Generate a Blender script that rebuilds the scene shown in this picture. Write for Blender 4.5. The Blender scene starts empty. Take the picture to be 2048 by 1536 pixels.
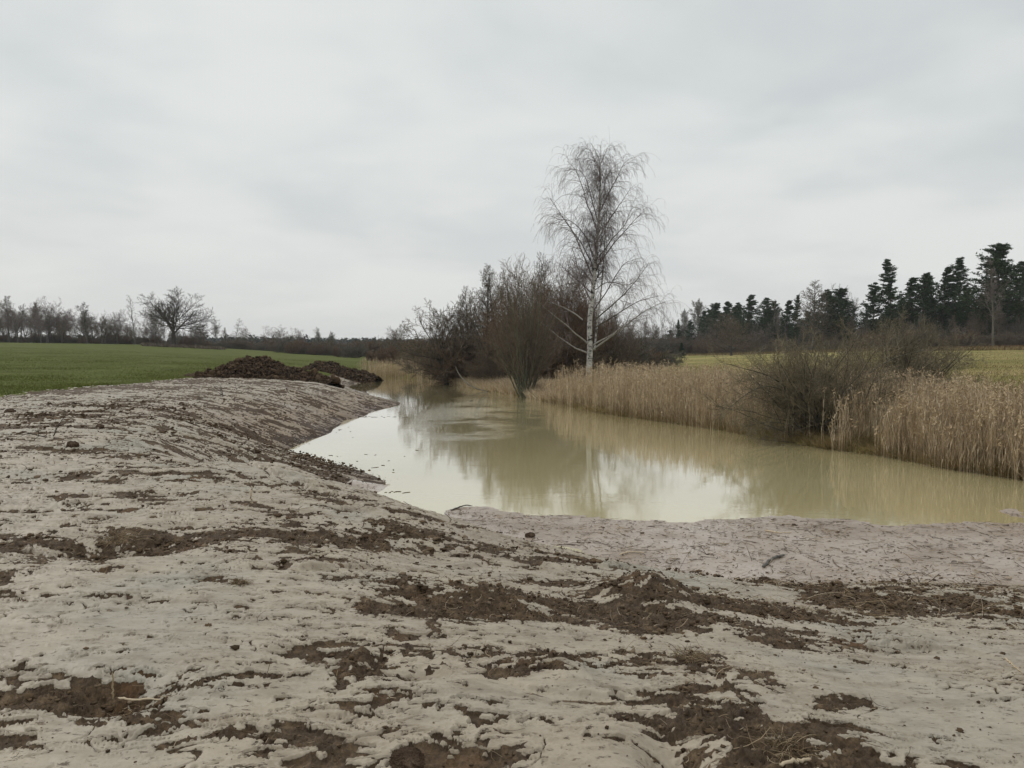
import bpy, math
import numpy as np
from mathutils import Vector

# ------------------------------------------------------------------ camera, world, sun, exposure
F = 1538.0; HOR = 700.0; EYE = 1.6; WATER = -1.4
PITCH = math.atan((768 - HOR) / F)
scene = bpy.context.scene
cam_d = bpy.data.cameras.new('camera'); cam = bpy.data.objects.new('camera', cam_d)
scene.collection.objects.link(cam); scene.camera = cam
cam.location = (0, 0, EYE); cam.rotation_euler = (math.pi / 2 - PITCH, 0, 0)
cam_d.sensor_width = 36; cam_d.lens = F / 2048 * 36; cam_d.clip_start = 0.05; cam_d.clip_end = 6000
scene.view_settings.view_transform = 'Standard'; scene.view_settings.look = 'None'
scene.view_settings.exposure = 0.15; scene.view_settings.gamma = 1.0
scene.cycles.max_bounces = 6; scene.cycles.diffuse_bounces = 3; scene.cycles.glossy_bounces = 3
scene.cycles.use_denoising = True
SUN_EL, SUN_AZ = math.radians(38), math.radians(-60)

w = bpy.data.worlds.new('World'); scene.world = w; w.use_nodes = True
nt = w.node_tree; nt.nodes.clear()
def N(tree, t, **kw):
    n = tree.nodes.new(t)
    for k, v in kw.items(): setattr(n, k, v)
    return n
wo = N(nt, 'ShaderNodeOutputWorld'); bg = N(nt, 'ShaderNodeBackground'); bg.inputs[1].default_value = 0.1
sky = N(nt, 'ShaderNodeTexSky', sky_type='NISHITA'); sky.sun_disc = False
sky.sun_elevation = SUN_EL; sky.sun_rotation = SUN_AZ; sky.air_density = 1; sky.dust_density = 3
tc = N(nt, 'ShaderNodeTexCoord')
sep = N(nt, 'ShaderNodeSeparateXYZ'); nt.links.new(tc.outputs['Generated'], sep.inputs[0])
# project the direction on a cloud deck: (x, y) / (z + .12)
zc = N(nt, 'ShaderNodeMath', operation='MAXIMUM'); nt.links.new(sep.outputs[2], zc.inputs[0]); zc.inputs[1].default_value = 0.0
za = N(nt, 'ShaderNodeMath', operation='ADD'); nt.links.new(zc.outputs[0], za.inputs[0]); za.inputs[1].default_value = 0.16
dx = N(nt, 'ShaderNodeMath', operation='DIVIDE'); nt.links.new(sep.outputs[0], dx.inputs[0]); nt.links.new(za.outputs[0], dx.inputs[1])
dy = N(nt, 'ShaderNodeMath', operation='DIVIDE'); nt.links.new(sep.outputs[1], dy.inputs[0]); nt.links.new(za.outputs[0], dy.inputs[1])
cx = N(nt, 'ShaderNodeCombineXYZ'); nt.links.new(dx.outputs[0], cx.inputs[0]); nt.links.new(dy.outputs[0], cx.inputs[1]); cx.inputs[2].default_value = 3.7
def wnoise(scale, detail, rough, dist):
    n = N(nt, 'ShaderNodeTexNoise'); nt.links.new(cx.outputs[0], n.inputs['Vector'])
    n.inputs['Scale'].default_value = scale; n.inputs['Detail'].default_value = detail
    n.inputs['Roughness'].default_value = rough; n.inputs['Distortion'].default_value = dist
    return n
n1 = wnoise(0.75, 4, 0.5, 0.3); n2 = wnoise(2.2, 4, 0.5, 0.4)
mixn = N(nt, 'ShaderNodeMath', operation='MULTIPLY_ADD'); nt.links.new(n2.outputs[0], mixn.inputs[0]); mixn.inputs[1].default_value = 0.35
nt.links.new(n1.outputs[0], mixn.inputs[2])
cr = N(nt, 'ShaderNodeValToRGB'); nt.links.new(mixn.outputs[0], cr.inputs[0])
cr.color_ramp.interpolation = 'EASE'
e = cr.color_ramp.elements
e[0].position = 0.50; e[0].color = (0.545, 0.58, 0.588, 1)
e[1].position = 0.84; e[1].color = (0.69, 0.712, 0.70, 1)
# brighter towards the zenith, as an overcast sky is; a slightly warm light band low down
zr = N(nt, 'ShaderNodeMapRange'); nt.links.new(sep.outputs[2], zr.inputs[0])
zr.inputs[1].default_value = 0.42; zr.inputs[2].default_value = 1.0; zr.inputs[3].default_value = 10.0; zr.inputs[4].default_value = 17.0
hz = N(nt, 'ShaderNodeMapRange'); nt.links.new(sep.outputs[2], hz.inputs[0])
hz.inputs[1].default_value = 0.0; hz.inputs[2].default_value = 0.25; hz.inputs[3].default_value = 0.75; hz.inputs[4].default_value = 0.0
hm = N(nt, 'ShaderNodeMixRGB'); nt.links.new(hz.outputs[0], hm.inputs[0]); nt.links.new(cr.outputs[0], hm.inputs[1]); hm.inputs[2].default_value = (0.69, 0.69, 0.67, 1)
vs = N(nt, 'ShaderNodeVectorMath', operation='SCALE'); nt.links.new(hm.outputs[0], vs.inputs[0]); nt.links.new(zr.outputs[0], vs.inputs['Scale'])
mx = N(nt, 'ShaderNodeMixRGB'); mx.inputs[0].default_value = 0.97
nt.links.new(sky.outputs[0], mx.inputs[1]); nt.links.new(vs.outputs[0], mx.inputs[2])
nt.links.new(mx.outputs[0], bg.inputs[0]); nt.links.new(bg.outputs[0], wo.inputs[0])

sd = bpy.data.lights.new('sun', 'SUN'); sun = bpy.data.objects.new('sun', sd); scene.collection.objects.link(sun)
sd.energy = 0.7; sd.angle = math.radians(35); sd.color = (1, 0.97, 0.92)
sdir = Vector((math.sin(SUN_AZ) * math.cos(SUN_EL), math.cos(SUN_AZ) * math.cos(SUN_EL), math.sin(SUN_EL)))
sun.rotation_euler = sdir.to_track_quat('Z', 'Y').to_euler()

# ------------------------------------------------------------------ helpers
col = scene.collection
rs = np.random.RandomState
def sstep(a, b, x):
    t = np.clip((x - a) / (b - a), 0, 1); return t * t * (3 - 2 * t)
_pr = rs(7); _perm = _pr.permutation(256).astype(np.int32); _perm = np.concatenate([_perm, _perm])
_ga = _pr.rand(256) * 2 * math.pi; _gx = np.cos(_ga).astype(np.float32); _gy = np.sin(_ga).astype(np.float32)
def pn(x, y, seed=0):
    x = np.asarray(x, np.float64) + seed * 17.31; y = np.asarray(y, np.float64) + seed * 5.77
    xi = np.floor(x); yi = np.floor(y); fx = (x - xi).astype(np.float32); fy = (y - yi).astype(np.float32)
    xi = xi.astype(np.int64) & 255; yi = yi.astype(np.int64) & 255
    u = fx * fx * fx * (fx * (fx * 6 - 15) + 10); v = fy * fy * fy * (fy * (fy * 6 - 15) + 10)
    def g(ix, iy, ax, ay):
        h = _perm[_perm[ix & 255] + (iy & 255)]; return _gx[h] * ax + _gy[h] * ay
    a = g(xi, yi, fx, fy); b = g(xi + 1, yi, fx - 1, fy); c = g(xi, yi + 1, fx, fy - 1); d = g(xi + 1, yi + 1, fx - 1, fy - 1)
    return ((a + (b - a) * u) * (1 - v) + (c + (d - c) * u) * v) * 1.4
def fbm(x, y, seed=0, octs=4, gain=0.5, lac=2.03):
    s = 0; a = 1; t = 0
    for k in range(octs):
        s = s + a * pn(x * lac ** k, y * lac ** k, seed + k * 3); t += a; a *= gain
    return s / t

def mesh_np(name, V, quads=None, tris=None, smooth=True, attrs=None):
    m = bpy.data.meshes.new(name)
    V = np.ascontiguousarray(V, np.float32)
    nq = 0 if quads is None else len(quads); ntr = 0 if tris is None else len(tris)
    m.vertices.add(len(V)); m.vertices.foreach_set('co', V.ravel())
    li = []; tot = []
    if nq: li.append(np.asarray(quads, np.int32).ravel()); tot.append(np.full(nq, 4, np.int32))
    if ntr: li.append(np.asarray(tris, np.int32).ravel()); tot.append(np.full(ntr, 3, np.int32))
    li = np.concatenate(li); tot = np.concatenate(tot)
    st = np.concatenate([[0], np.cumsum(tot)[:-1]]).astype(np.int32)
    m.loops.add(len(li)); m.loops.foreach_set('vertex_index', li)
    m.polygons.add(len(tot)); m.polygons.foreach_set('loop_start', st); m.polygons.foreach_set('loop_total', tot)
    if smooth: m.polygons.foreach_set('use_smooth', np.ones(len(tot), bool))
    for k, a in (attrs or {}).items():
        at = m.attributes.new(k, 'FLOAT', 'POINT'); at.data.foreach_set('value', np.ascontiguousarray(a, np.float32))
    m.update(calc_edges=True)
    return m
class MB:
    def __init__(s): s.V = []; s.Q = []; s.T = []; s.A = []; s.n = 0
    def add(s, V, Q=None, T=None, a=0.5):
        V = np.asarray(V, np.float32).reshape(-1, 3)
        if Q is not None and len(Q): s.Q.append(np.asarray(Q).reshape(-1, 4) + s.n)
        if T is not None and len(T): s.T.append(np.asarray(T).reshape(-1, 3) + s.n)
        s.A.append(np.broadcast_to(np.asarray(a, np.float32), (len(V),)) if np.ndim(a) == 0 else np.asarray(a, np.float32))
        s.V.append(V); s.n += len(V)
    def tubes(s, P, R, k=3, a=None):
        """P (n,m,3) polylines, R (n,m) radii"""
        n, m, _ = P.shape
        T = np.gradient(P, axis=1); T /= np.linalg.norm(T, axis=2, keepdims=True) + 1e-9
        ref = np.where(np.abs(T[..., 2:3]) > 0.9, np.array([1., 0, 0]), np.array([0, 0, 1.]))
        ref = np.broadcast_to(ref[:, :1], T.shape)
        U = np.cross(T, ref); U /= np.linalg.norm(U, axis=2, keepdims=True) + 1e-9
        W = np.cross(T, U)
        th = np.arange(k) * 2 * math.pi / k
        V = P[:, :, None] + R[:, :, None, None] * (U[:, :, None] * np.cos(th)[:, None] + W[:, :, None] * np.sin(th)[:, None])
        idx = np.arange(n * m * k).reshape(n, m, k)
        A = idx[:, :-1, :]; B = np.roll(idx, -1, axis=2)[:, :-1, :]; C = np.roll(idx, -1, axis=2)[:, 1:, :]; D = idx[:, 1:, :]
        Q = np.stack([A, B, C, D], -1).reshape(-1, 4)
        at = 0.5 if a is None else np.repeat(np.asarray(a, np.float32), m * k)
        s.add(V.reshape(-1, 3), Q, a=at)
    def build(s, name, smooth=True, attr='tint'):
        return mesh_np(name, np.concatenate(s.V), np.concatenate(s.Q) if s.Q else None, np.concatenate(s.T) if s.T else None,
                       smooth, {attr: np.concatenate(s.A)})
def tag(o, label=None, cat=None, group=None, kind=None):
    if label: o['label'] = label
    if cat: o['category'] = cat
    if group: o['group'] = group
    if kind: o['kind'] = kind
    return o
def link(name, mesh, mat=None, parent=None, loc=None):
    o = bpy.data.objects.new(name, mesh); col.objects.link(o)
    if mat is not None and not mesh.materials: mesh.materials.append(mat)
    if parent: o.parent = parent
    if loc is not None: o.location = loc
    return o
def empty(name, loc=(0, 0, 0)):
    o = bpy.data.objects.new(name, None); col.objects.link(o); o.location = loc; o.empty_display_size = 0.3; return o

# ------------------------------------------------------------------ pixels of the photo (2048 x 1536) to points of the place
cp, sp = math.cos(PITCH), math.sin(PITCH)
def ray(u, v):
    a = (u - 1024) / F; b = -(v - 768) / F
    return np.array([a, cp + b * sp, -sp + b * cp])
def onz(u, v, z):
    r = ray(u, v); t = (z - EYE) / r[2]; return np.array([r[0] * t, r[1] * t])

# ------------------------------------------------------------------ terrain: control points -> smooth height function
CP = []
def c(x, y, z): CP.append((x, y, z))
def poly(pts): return np.array([onz(u, v, z) for u, v, z in pts])
# right shore (reed side), far end to near
RS = poly([(u, v, WATER) for u, v in [(745, 757), (800, 756), (870, 761), (920, 771), (980, 783), (1050, 794), (1120, 808), (1200, 825), (1300, 839),
      (1400, 852), (1520, 873), (1650, 896), (1780, 912), (1900, 936), (2048, 958), (2300, 1004), (2650, 1080)]])
# left shore, far end to near
LS = poly([(u, v, WATER) for u, v in [(735, 760), (705, 764), (676, 771), (700, 777), (740, 788), (770, 799), (795, 812), (740, 826), (690, 840), (668, 858), (620, 880), (566, 906)]])
def offs(P, d):
    T = np.gradient(P, axis=0); T /= np.linalg.norm(T, axis=1, keepdims=True); return P + d * np.stack([-T[:, 1], T[:, 0]], 1)
for i, p in enumerate(RS):
    c(*p, WATER - .02)
for d, z in ((1.0, -1.12), (3.5, -0.85)):      # inland (left normal of a path running towards the camera)
    for p in offs(RS, d)[1:]: c(*p, z)
for p in offs(RS, -2.0)[1:]: c(*p, -1.85)
for p in LS: c(*p, WATER - .01)
for x, y, z in [(-8.4, 22.5, -.62), (-9.9, 23, -.05), (-8.2, 28, -.72), (-9.9, 28.5, -.08), (-8.4, 34, -.75), (-10.2, 35, -.12), (-8.6, 39, -.85), (-10.6, 42, -.2),
                (-11.5, 48, -.5), (-13, 50, -.1), (-14.5, 56, -.5), (-15.5, 58, -.15), (-16.5, 63, -.6), (-16, 70, -.7), (-17.5, 70, -.3), (-15, 78, -.9), (-18, 85, -.6),
                (-4.6, 24, -2), (-4.6, 30, -2), (-4.2, 38, -2), (-8, 48, -2), (-10, 58, -2), (-11, 70, -1.8), (0, 30, -2.2), (3, 25, -2.2), (0, 45, -2.1), (5, 20, -2.1), (-2, 22, -2.1)]:
    c(x, y, z)
# plateau of clay, left
for x, y, z in [(-13, 20, .02), (-13, 28, 0), (-14, 36, 0), (-14.5, 44, -.02), (-17.5, 26, .02), (-17.5, 36, .03), (-17.5, 45, .03), (-8, 8, .05), (-5, 6, .02), (-6, 13, .08), (-9, 14, .12), (-12, 12, .05),
                (-7.6, 17, .05), (-9, 19.5, .03), (-3, 4, 0), (0, 2.5, 0), (0, 0, 0), (3, 2, 0), (-3, 0, 0), (4, 0, 0), (0, -5, 0), (-10, 0, 0), (10, -3, 0), (0, -30, 0), (-30, -30, 0), (30, -30, 0), (-17, 10, .05), (-25, 15, .1)]:
    c(x, y, z)
# near crest (what hides the water and the mud flat) and the drop behind it
CR = [(585, 938, -.12), (640, 957, -.14), (700, 972, -.18), (780, 1000, -.24), (870, 1028, -.36), (950, 1052, -.50), (1040, 1077, -.58), (1130, 1098, -.64), (1210, 1117, -.68), (1370, 1147, -.80), (1480, 1168, -.88), (1600, 1186, -.98), (1750, 1186, -1.05), (1900, 1190, -1.08), (2048, 1192, -1.1), (2300, 1200, -1.15)]
CRW = poly(CR)
for (x, y), q in zip(CRW, CR): c(x, y, q[2])
for (x, y), q in zip(CRW[:5], CR[:5]):          # down to the water behind the crest
    k = math.hypot(x, y); c(x * (1 + 2.9 / k), y * (1 + 2.9 / k), -1.42)
c(*onz(566, 906, WATER), WATER)
for (x, y), q in list(zip(CRW, CR))[5:]:
    k = math.hypot(x, y); c(x * (1 + 1.5 / k), y * (1 + 1.5 / k), -1.30)
SHF = [(885, 1024), (925, 1014), (1050, 1030), (1200, 1036), (1340, 1043), (1430, 1041), (1550, 1033), (1700, 1041), (1780, 1050), (1900, 1046), (2048, 1047), (2300, 1050)]
for u, v in SHF:
    c(*onz(u, v, WATER), WATER); c(*onz(u, v + 38, WATER + .03), WATER + .035); c(*onz(u, v - 30, WATER - .06), WATER - .06)
for u in (1300, 1500, 1700, 1900, 2100): c(*onz(u, 1130, WATER + .07), WATER + .07)
# foreground slope towards the flat
for u, v, z in [(1024, 1300, -.10), (1400, 1300, -.22), (1700, 1300, -.40), (2048, 1300, -.5), (1024, 1200, -.30), (1300, 1200, -.50), (700, 1200, -.05), (400, 1200, .02), (100, 1200, .04),
                (700, 1100, -.12), (400, 1060, .02), (100, 1060, .05), (900, 1120, -.36), (1400, 1420, -.06), (1800, 1420, -.14), (2048, 1440, -.16), (1024, 1450, 0), (500, 1450, 0), (100, 1450, 0), (2400, 1400, -.2),
                (500, 980, .0), (300, 930, .08), (100, 960, .08)]:
    c(*onz(u, v, z), z)
# wide land
for x, y, z in [(-30, 40, .35), (-40, 70, .9), (-60, 110, 1.7), (-120, 180, 3.35), (-90, 205, 3.0), (-150, 100, 3.2), (-78, 230, 1.15), (-53, 250, -.35), (-25, 100, .1), (-30, 130, .1), (-35, 180, 0), (-60, 30, .8), (-19, 60, .05), (-22, 80, .05),
                (16, 19.5, -.75), (22, 26, -.5), (18, 32, -.6), (14, 38, -.7), (25, 45, -.1), (35, 60, .2), (60, 100, .9), (75, 170, 1.27), (100, 150, 1.9), (120, 120, 2.2), (49, 230, -.2), (70, 220, .3), (35, 150, .1), (30, 100, -.1),
                (0, 60, -.9), (-4, 80, -.9), (5, 100, -.9), (0, 150, -.8), (10, 220, -.8), (0, 300, -1), (60, 300, 0), (120, 260, 1), (-120, 320, 1), (-200, 200, 3.5), (200, 150, 2.5), (200, 400, 0), (-200, 450, 0), (0, 500, -2), (300, 0, 0), (-300, 0, 2), (40, 0, -.5), (25, 5, -.6), (30, 15, -.5),
                (0, 1000, -3), (700, 700, 0), (-700, 700, 0), (0, -500, 0), (-500, -300, 0), (500, -300, 0)]:
    c(x, y, z)
CPA = np.array(CP, np.float64)
_d = np.sqrt(((CPA[:, None, :2] - CPA[None, :, :2]) ** 2).sum(-1) + .3 ** 2)
_A = np.zeros((len(CPA) + 1,) * 2); _A[:-1, :-1] = _d - 0.02 * np.eye(len(CPA)); _A[-1, :-1] = 1; _A[:-1, -1] = 1
_w = np.linalg.lstsq(_A, np.concatenate([CPA[:, 2], [0]]), rcond=None)[0]
def base_h(x, y):
    x = np.asarray(x, np.float32).ravel(); y = np.asarray(y, np.float32).ravel(); out = np.full(len(x), _w[-1], np.float32)
    for (px, py, _), ww in zip(CPA, _w[:-1]):
        out += np.float32(ww) * np.sqrt((x - np.float32(px)) ** 2 + (y - np.float32(py)) ** 2 + np.float32(.09))
    return out
def gz(x, y): return float(base_h([x], [y])[0])
def hit(u, v, lo=1.5, hi=400):
    r = ray(u, v); t = np.exp(np.linspace(math.log(lo), math.log(hi), 700))
    h = base_h(r[0] * t, r[1] * t); h = np.maximum(h, WATER); b = (EYE + r[2] * t) < h
    i = int(np.argmax(b)) if b.any() else len(t) - 1
    if i == 0: i = 1
    a0 = EYE + r[2] * t[i - 1] - h[i - 1]; a1 = EYE + r[2] * t[i] - h[i]; k = a0 / (a0 - a1 + 1e-9); tt = t[i - 1] + (t[i] - t[i - 1]) * k
    return np.array([r[0] * tt, r[1] * tt, EYE + r[2] * tt])

# -- polar sheet: fine where the camera looks, coarse elsewhere, out past the horizon
R1 = np.exp(np.arange(math.log(1.6), math.log(14), 0.0026)); R2 = np.exp(np.arange(math.log(R1[-1] * 1.003), math.log(90), 0.0034)); R3 = np.exp(np.arange(math.log(R2[-1] * 1.01), math.log(2000), 0.02))
RR = np.concatenate([[0.15, 0.5, 0.9, 1.2], R1, R2, R3])
A_IN = np.linspace(-41, 41, 1250); A_OUT = np.linspace(41, 319, 96)[1:-1]
AA = np.radians(np.concatenate([A_IN, A_OUT]))          # azimuth from +Y, clockwise
nr, na = len(RR), len(AA)
Rg, Ag = np.meshgrid(RR, AA, indexing='ij')
X = (Rg * np.sin(Ag)).ravel(); Y = (Rg * np.cos(Ag)).ravel()
Z = base_h(X, Y).astype(np.float64)
# classes
bx = np.interp(Y, [-50, 45, 56, 90, 130, 400], [-17.6, -17.6, -16.5, -16.0, -22, -60]) + 0.5 * fbm(X * .5, Y * .5, 3, 3) + .9 * fbm(X * 1.6, Y * .8, 4, 4, .65) * sstep(60, 40, Y)
shx = np.interp(Y, RS[::-1, 1], RS[::-1, 0], left=30, right=-14)            # x of the reed shore for a given y
field = sstep(.25, -.25, X - bx) * (Y > -60)
yfar = 75 + 0.9 * fbm(X, Y, 9, 2)
meadow = np.where((X > shx - .15) & (Y > 12) | (Y > yfar) | (X > 22), 1.0, 0.0)
meadow *= (1 - field)
mud = (1 - field) * (1 - meadow)
near = (Y > 0) & (np.hypot(X, Y) < 95)
ins = (mud > .01) & (np.hypot(X, Y) < 95)

# dark torn patches seen in the photograph: (u, v, half width, half height, strength)
PATCH = [(60, 1012, 120, 9, .5), (225, 1078, 190, 22, 1.2), (200, 1120, 70, 18, .8), (30, 1140, 60, 22, .6), (620, 1045, 110, 14, .9), (760, 1075, 190, 18, 1.0), (1000, 1100, 200, 16, .9), (830, 1095, 130, 14, .8),
         (700, 1125, 60, 10, .5), (980, 1205, 210, 26, 1.1), (1290, 1205, 110, 26, 1.2), (1480, 1240, 190, 28, 1.1), (850, 1225, 120, 22, .7), (1190, 1235, 200, 22, .9), (1650, 1215, 120, 26, .8), (1850, 1205, 230, 24, 1.1), (2040, 1215, 120, 24, 1.0),
         (870, 1300, 110, 22, .7), (960, 1310, 60, 22, .8), (1085, 1320, 70, 24, .9), (740, 1335, 50, 26, .7), (830, 1343, 45, 10, .8), (1370, 1325, 90, 30, .8), (1450, 1360, 60, 22, .6), (1700, 1410, 55, 16, .6),
         (245, 1385, 110, 26, 1.1), (150, 1400, 60, 20, .3), (250, 1430, 90, 16, .8), (30, 1385, 70, 18, .7), (60, 1490, 90, 22, .5), (480, 1400, 40, 12, .3), (1420, 1470, 80, 40, .8), (1600, 1500, 110, 36, .8), (1350, 1500, 60, 40, .8), (1520, 1450, 60, 16, .5), (560, 1480, 90, 20, .35), (1180, 1400, 60, 8, .2),
         (500, 1360, 100, 8, .3), (560, 1180, 50, 14, .5), (450, 1165, 40, 8, .5), (1000, 1495, 50, 18, .5), (1230, 1480, 50, 22, .4), (1900, 1500, 60, 20, .25), (320, 880, 60, 6, .4), (590, 915, 30, 20, .6), (640, 870, 30, 18, .6), (100, 780, 120, 5, .4), (300, 800, 90, 6, .4),
         (640, 985, 70, 6, .6), (500, 870, 100, 8, .5), (560, 900, 50, 8, .6), (720, 1000, 60, 6, .6), (430, 855, 60, 8, .5)]
SM = [(1000, 1150, 160, 14, .5), (1400, 1165, 220, 12, .6), (1850, 1290, 200, 24, .7), (1900, 1400, 180, 50, .7), (1100, 1270, 120, 14, .3), (950, 1400, 180, 26, .5), (350, 1230, 260, 36, .6), (230, 1300, 220, 30, .5), (1480, 1300, 100, 14, .3), (1620, 1380, 70, 20, .3), (250, 900, 140, 12, .5), (1530, 1410, 60, 18, .5), (500, 950, 80, 8, .3), (1200, 1190, 0.1, 0.1, 0)]
xs, ys = X[ins], Y[ins]
def blob(u, v, a, b, soft=.8):
    p = hit(u, v); pl = hit(u - a, v); pr = hit(u + a, v); pu = hit(u, v - b); pd = hit(u, v + b)
    ax = abs(pr[0] - pl[0]) / 2 + .02; ay = min(abs(pu[1] - pd[1]) / 2, 3.0) + .02
    return np.exp(-(((xs - p[0]) / ax) ** 2 + ((ys - p[1]) / ay) ** 2) * soft)
bias = np.zeros(len(xs))
PATCH += [(1150, 1215, 260, 16, 1.0), (1560, 1262, 120, 14, .8), (1700, 1195, 230, 14, 1.0), (560, 1060, 150, 16, .8), (900, 1085, 160, 20, .9), (1100, 1112, 110, 8, .8), (420, 1090, 110, 14, .7), (930, 1145, 200, 6, .6), (1430, 1420, 60, 60, .9), (1480, 1500, 90, 40, .9), (820, 1320, 90, 20, .8), (1250, 1330, 90, 14, .6),
    (100, 830, 200, 4, .6), (350, 822, 160, 4, .7), (60, 850, 120, 5, .6), (250, 812, 160, 4, .6), (130, 905, 120, 5, .6), (330, 905, 90, 5, .6), (260, 940, 90, 6, .4), (100, 960, 110, 6, .5), (430, 965, 110, 7, .6), (350, 990, 90, 7, .5), (700, 965, 60, 5, .8), (620, 950, 50, 5, .7), (830, 1040, 60, 7, .7), (330, 775, 120, 3, .6), (480, 765, 120, 3, .6)]
for u, v, a, b, s in PATCH: bias = np.maximum(bias, s * np.minimum(1, 1.4 * blob(u, v, a, b, .62)))
# long ragged drag ridges of dark soil: polyline in the photo, half width in metres, strength
def drag(pts, wd, s):
    global bias
    P = np.array([hit(u, v)[:2] for u, v in pts]); best = np.full(len(xs), 9.0)
    jx = xs + .16 * fbm(xs * 1.6, ys * 1.6, 191, 3); jy = ys + .16 * fbm(xs * 1.6, ys * 1.6, 193, 3)
    for a, b in zip(P[:-1], P[1:]):
        ab = b - a; t = np.clip(((jx - a[0]) * ab[0] + (jy - a[1]) * ab[1]) / (ab @ ab), 0, 1); best = np.minimum(best, np.hypot(jx - a[0] - t * ab[0], jy - a[1] - t * ab[1]))
    w_ = wd * np.clip(.8 + 1.5 * fbm(xs * .9, ys * 1.3, 195, 3), .15, 2); bias = np.maximum(bias, s * sstep(1.25, .55, best / w_))
for pts, wd, st_ in [([(0, 1068), (120, 1064), (330, 1088), (520, 1082), (700, 1074), (900, 1100), (1100, 1115), (1200, 1122)], .11, .9), ([(730, 1212), (900, 1228), (1150, 1206), (1350, 1218), (1550, 1258), (1720, 1268)], .12, 1.0),
    ([(1100, 1100), (1250, 1122), (1450, 1166), (1650, 1192), (1850, 1196), (2100, 1206)], .10, .9), ([(590, 985), (700, 1010), (860, 1050), (1000, 1066)], .10, .8), ([(640, 958), (760, 990), (880, 1026), (960, 1050)], .07, .8),
    ([(330, 832), (450, 880), (560, 925), (700, 968)], .18, .8), ([(1300, 1290), (1430, 1350), (1500, 1430), (1600, 1490), (1720, 1540)], .06, 1.0), ([(860, 1300), (960, 1330), (1090, 1312), (1180, 1330)], .05, .9),
    ([(180, 1392), (330, 1382), (500, 1357), (650, 1345)], .03, .9), ([(0, 1392), (120, 1378), (200, 1388)], .04, .8), ([(0, 832), (200, 822), (400, 812), (560, 822)], .28, .7), ([(0, 862), (160, 868), (330, 858)], .2, .7), ([(150, 905), (300, 918), (420, 934), (520, 962)], .13, .7),
    ([(0, 1014), (130, 1012), (260, 1016)], .09, .9), ([(330, 1046), (470, 1040), (600, 1046), (740, 1062)], .10, .9), ([(0, 1130), (120, 1122), (230, 1130)], .06, .8), ([(420, 1262), (560, 1240), (700, 1232)], .02, .8), ([(1250, 1440), (1400, 1470), (1480, 1520)], .06, .9), ([(560, 1130), (760, 1130), (900, 1136)], .04, .9),
    ([(1600, 1275), (1750, 1298), (1900, 1300), (2060, 1326)], .018, .9), ([(300, 1500), (450, 1470), (600, 1478), (700, 1500)], .03, .8), ([(500, 1008), (620, 1030), (700, 1040)], .07, .8)]: drag(pts, wd, st_)
smo = np.zeros(len(xs))
for u, v, a, b, s in SM: smo = np.maximum(smo, s * blob(u, v, a, b))
rr_ = np.hypot(xs, ys)
wx = xs + .10 * fbm(xs * 2.1, ys * 2.1, 21, 3) + .012 * fbm(xs * 13, ys * 17, 23, 3, .65); wy = ys + .10 * fbm(xs * 2.1, ys * 2.1, 31, 3) + .008 * fbm(xs * 13, ys * 17, 33, 3, .65)
big = fbm(wx * .55, wy * .75, 41, 3)
med = fbm(wx * 2.0, wy * 4.4, 51, 4, .6)
fin = fbm(wx * 9, wy * 15, 61, 3, .6)
low = fbm(wx * .75, wy * 1.5, 45, 5, .64)
sm2 = fbm(wx * 3.2 + .2 * fin, wy * 7.5, 47, 5, .64)
nz = lambda a: a / a.std()
m = nz(.9 * nz(low) + .75 * nz(med) + .55 * nz(fin)); m = (m + 1.9 * bias - 1.5 * smo + .25 * sstep(9, 16, rr_)) * .17 + .135
m = np.maximum(m, .17 * (nz(sm2) + .35 * nz(fin) + .25 * nz(low) - .9 * smo) + .015)
# slope of the left bank and far part: streaky, darker
bank = sstep(-10.8, -8.2, xs) * sstep(17, 21, ys) * (1 - sstep(70, 75, ys))
streak = fbm((xs * .9 + ys * .25) * 1.0, (ys - xs * .35) * 4.5, 71, 4, .6)
st2 = fbm((xs * .55 + ys * .1), (ys * 2.6 - xs * .5), 75, 5, .62)
m = m + bank * (.20 * streak - .01) + .14 * sstep(12, 18, ys) * sstep(-.2, .5, streak) + sstep(7, 12, rr_) * (.045 * nz(st2) + .05 * nz(fbm(xs * 2.5, ys * 2.5, 77, 4, .65))) + .085 * sstep(8, 13, rr_)
m = m + .16 * np.exp(-((xs + 16.6 - .5 * fbm(xs * .5, ys * .5, 3, 3)) / 1.3) ** 2) * (ys > 8)
dark = sstep(.30, .37, m)
# thin torn cracks
ck = np.abs(fbm(wx * 1.7, wy * 2.6, 81, 3, .55)); ckm = sstep(.02, .30, fbm(xs * 1.3, ys * 1.5, 91, 2) + .4 * bias)
crack = sstep(.022, .006, ck) * ckm
ck2 = np.abs(fbm(wx * 2.2 + .4 * fin, wy * 8.5, 83, 3, .6)); crack = np.maximum(crack, sstep(.030, .010, ck2) * sstep(.10, .30, fbm(xs * 2.1, ys * 3.1, 93, 3) - .5 * smo * .5))
slit = sstep(.34, .40, fbm(wx * 5, wy * 19, 95, 3, .65) * .8 + .3 * med - .12 * smo)
zb = Z[ins]
flat = sstep(-1.24, -1.30, zb) * (ys < 17)                                     # the wet flat by the water
wetb = sstep(.35, .02, zb - WATER) * (1 - flat)
dark = np.maximum(np.maximum(dark, crack * .9), slit * .9) * (1 - flat)
crumb = .5 * np.abs(fbm(xs * 11, ys * 11, 101, 4, .6)) + .5 * np.abs(fbm(xs * 5, ys * 6, 111, 3, .6))
rim = sstep(.18, .30, m) * (1 - sstep(.30, .34, m))
und = .045 * fbm(xs * .8, ys * 1.1, 121, 3) + .020 * fbm(wx * 3, wy * 5, 131, 3) - .07 * (np.abs(fbm(wx * .32 + wy * .12, wy * 1.5 - wx * .15, 123, 4, .55)) - .2) * sstep(4, 8, rr_)
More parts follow.
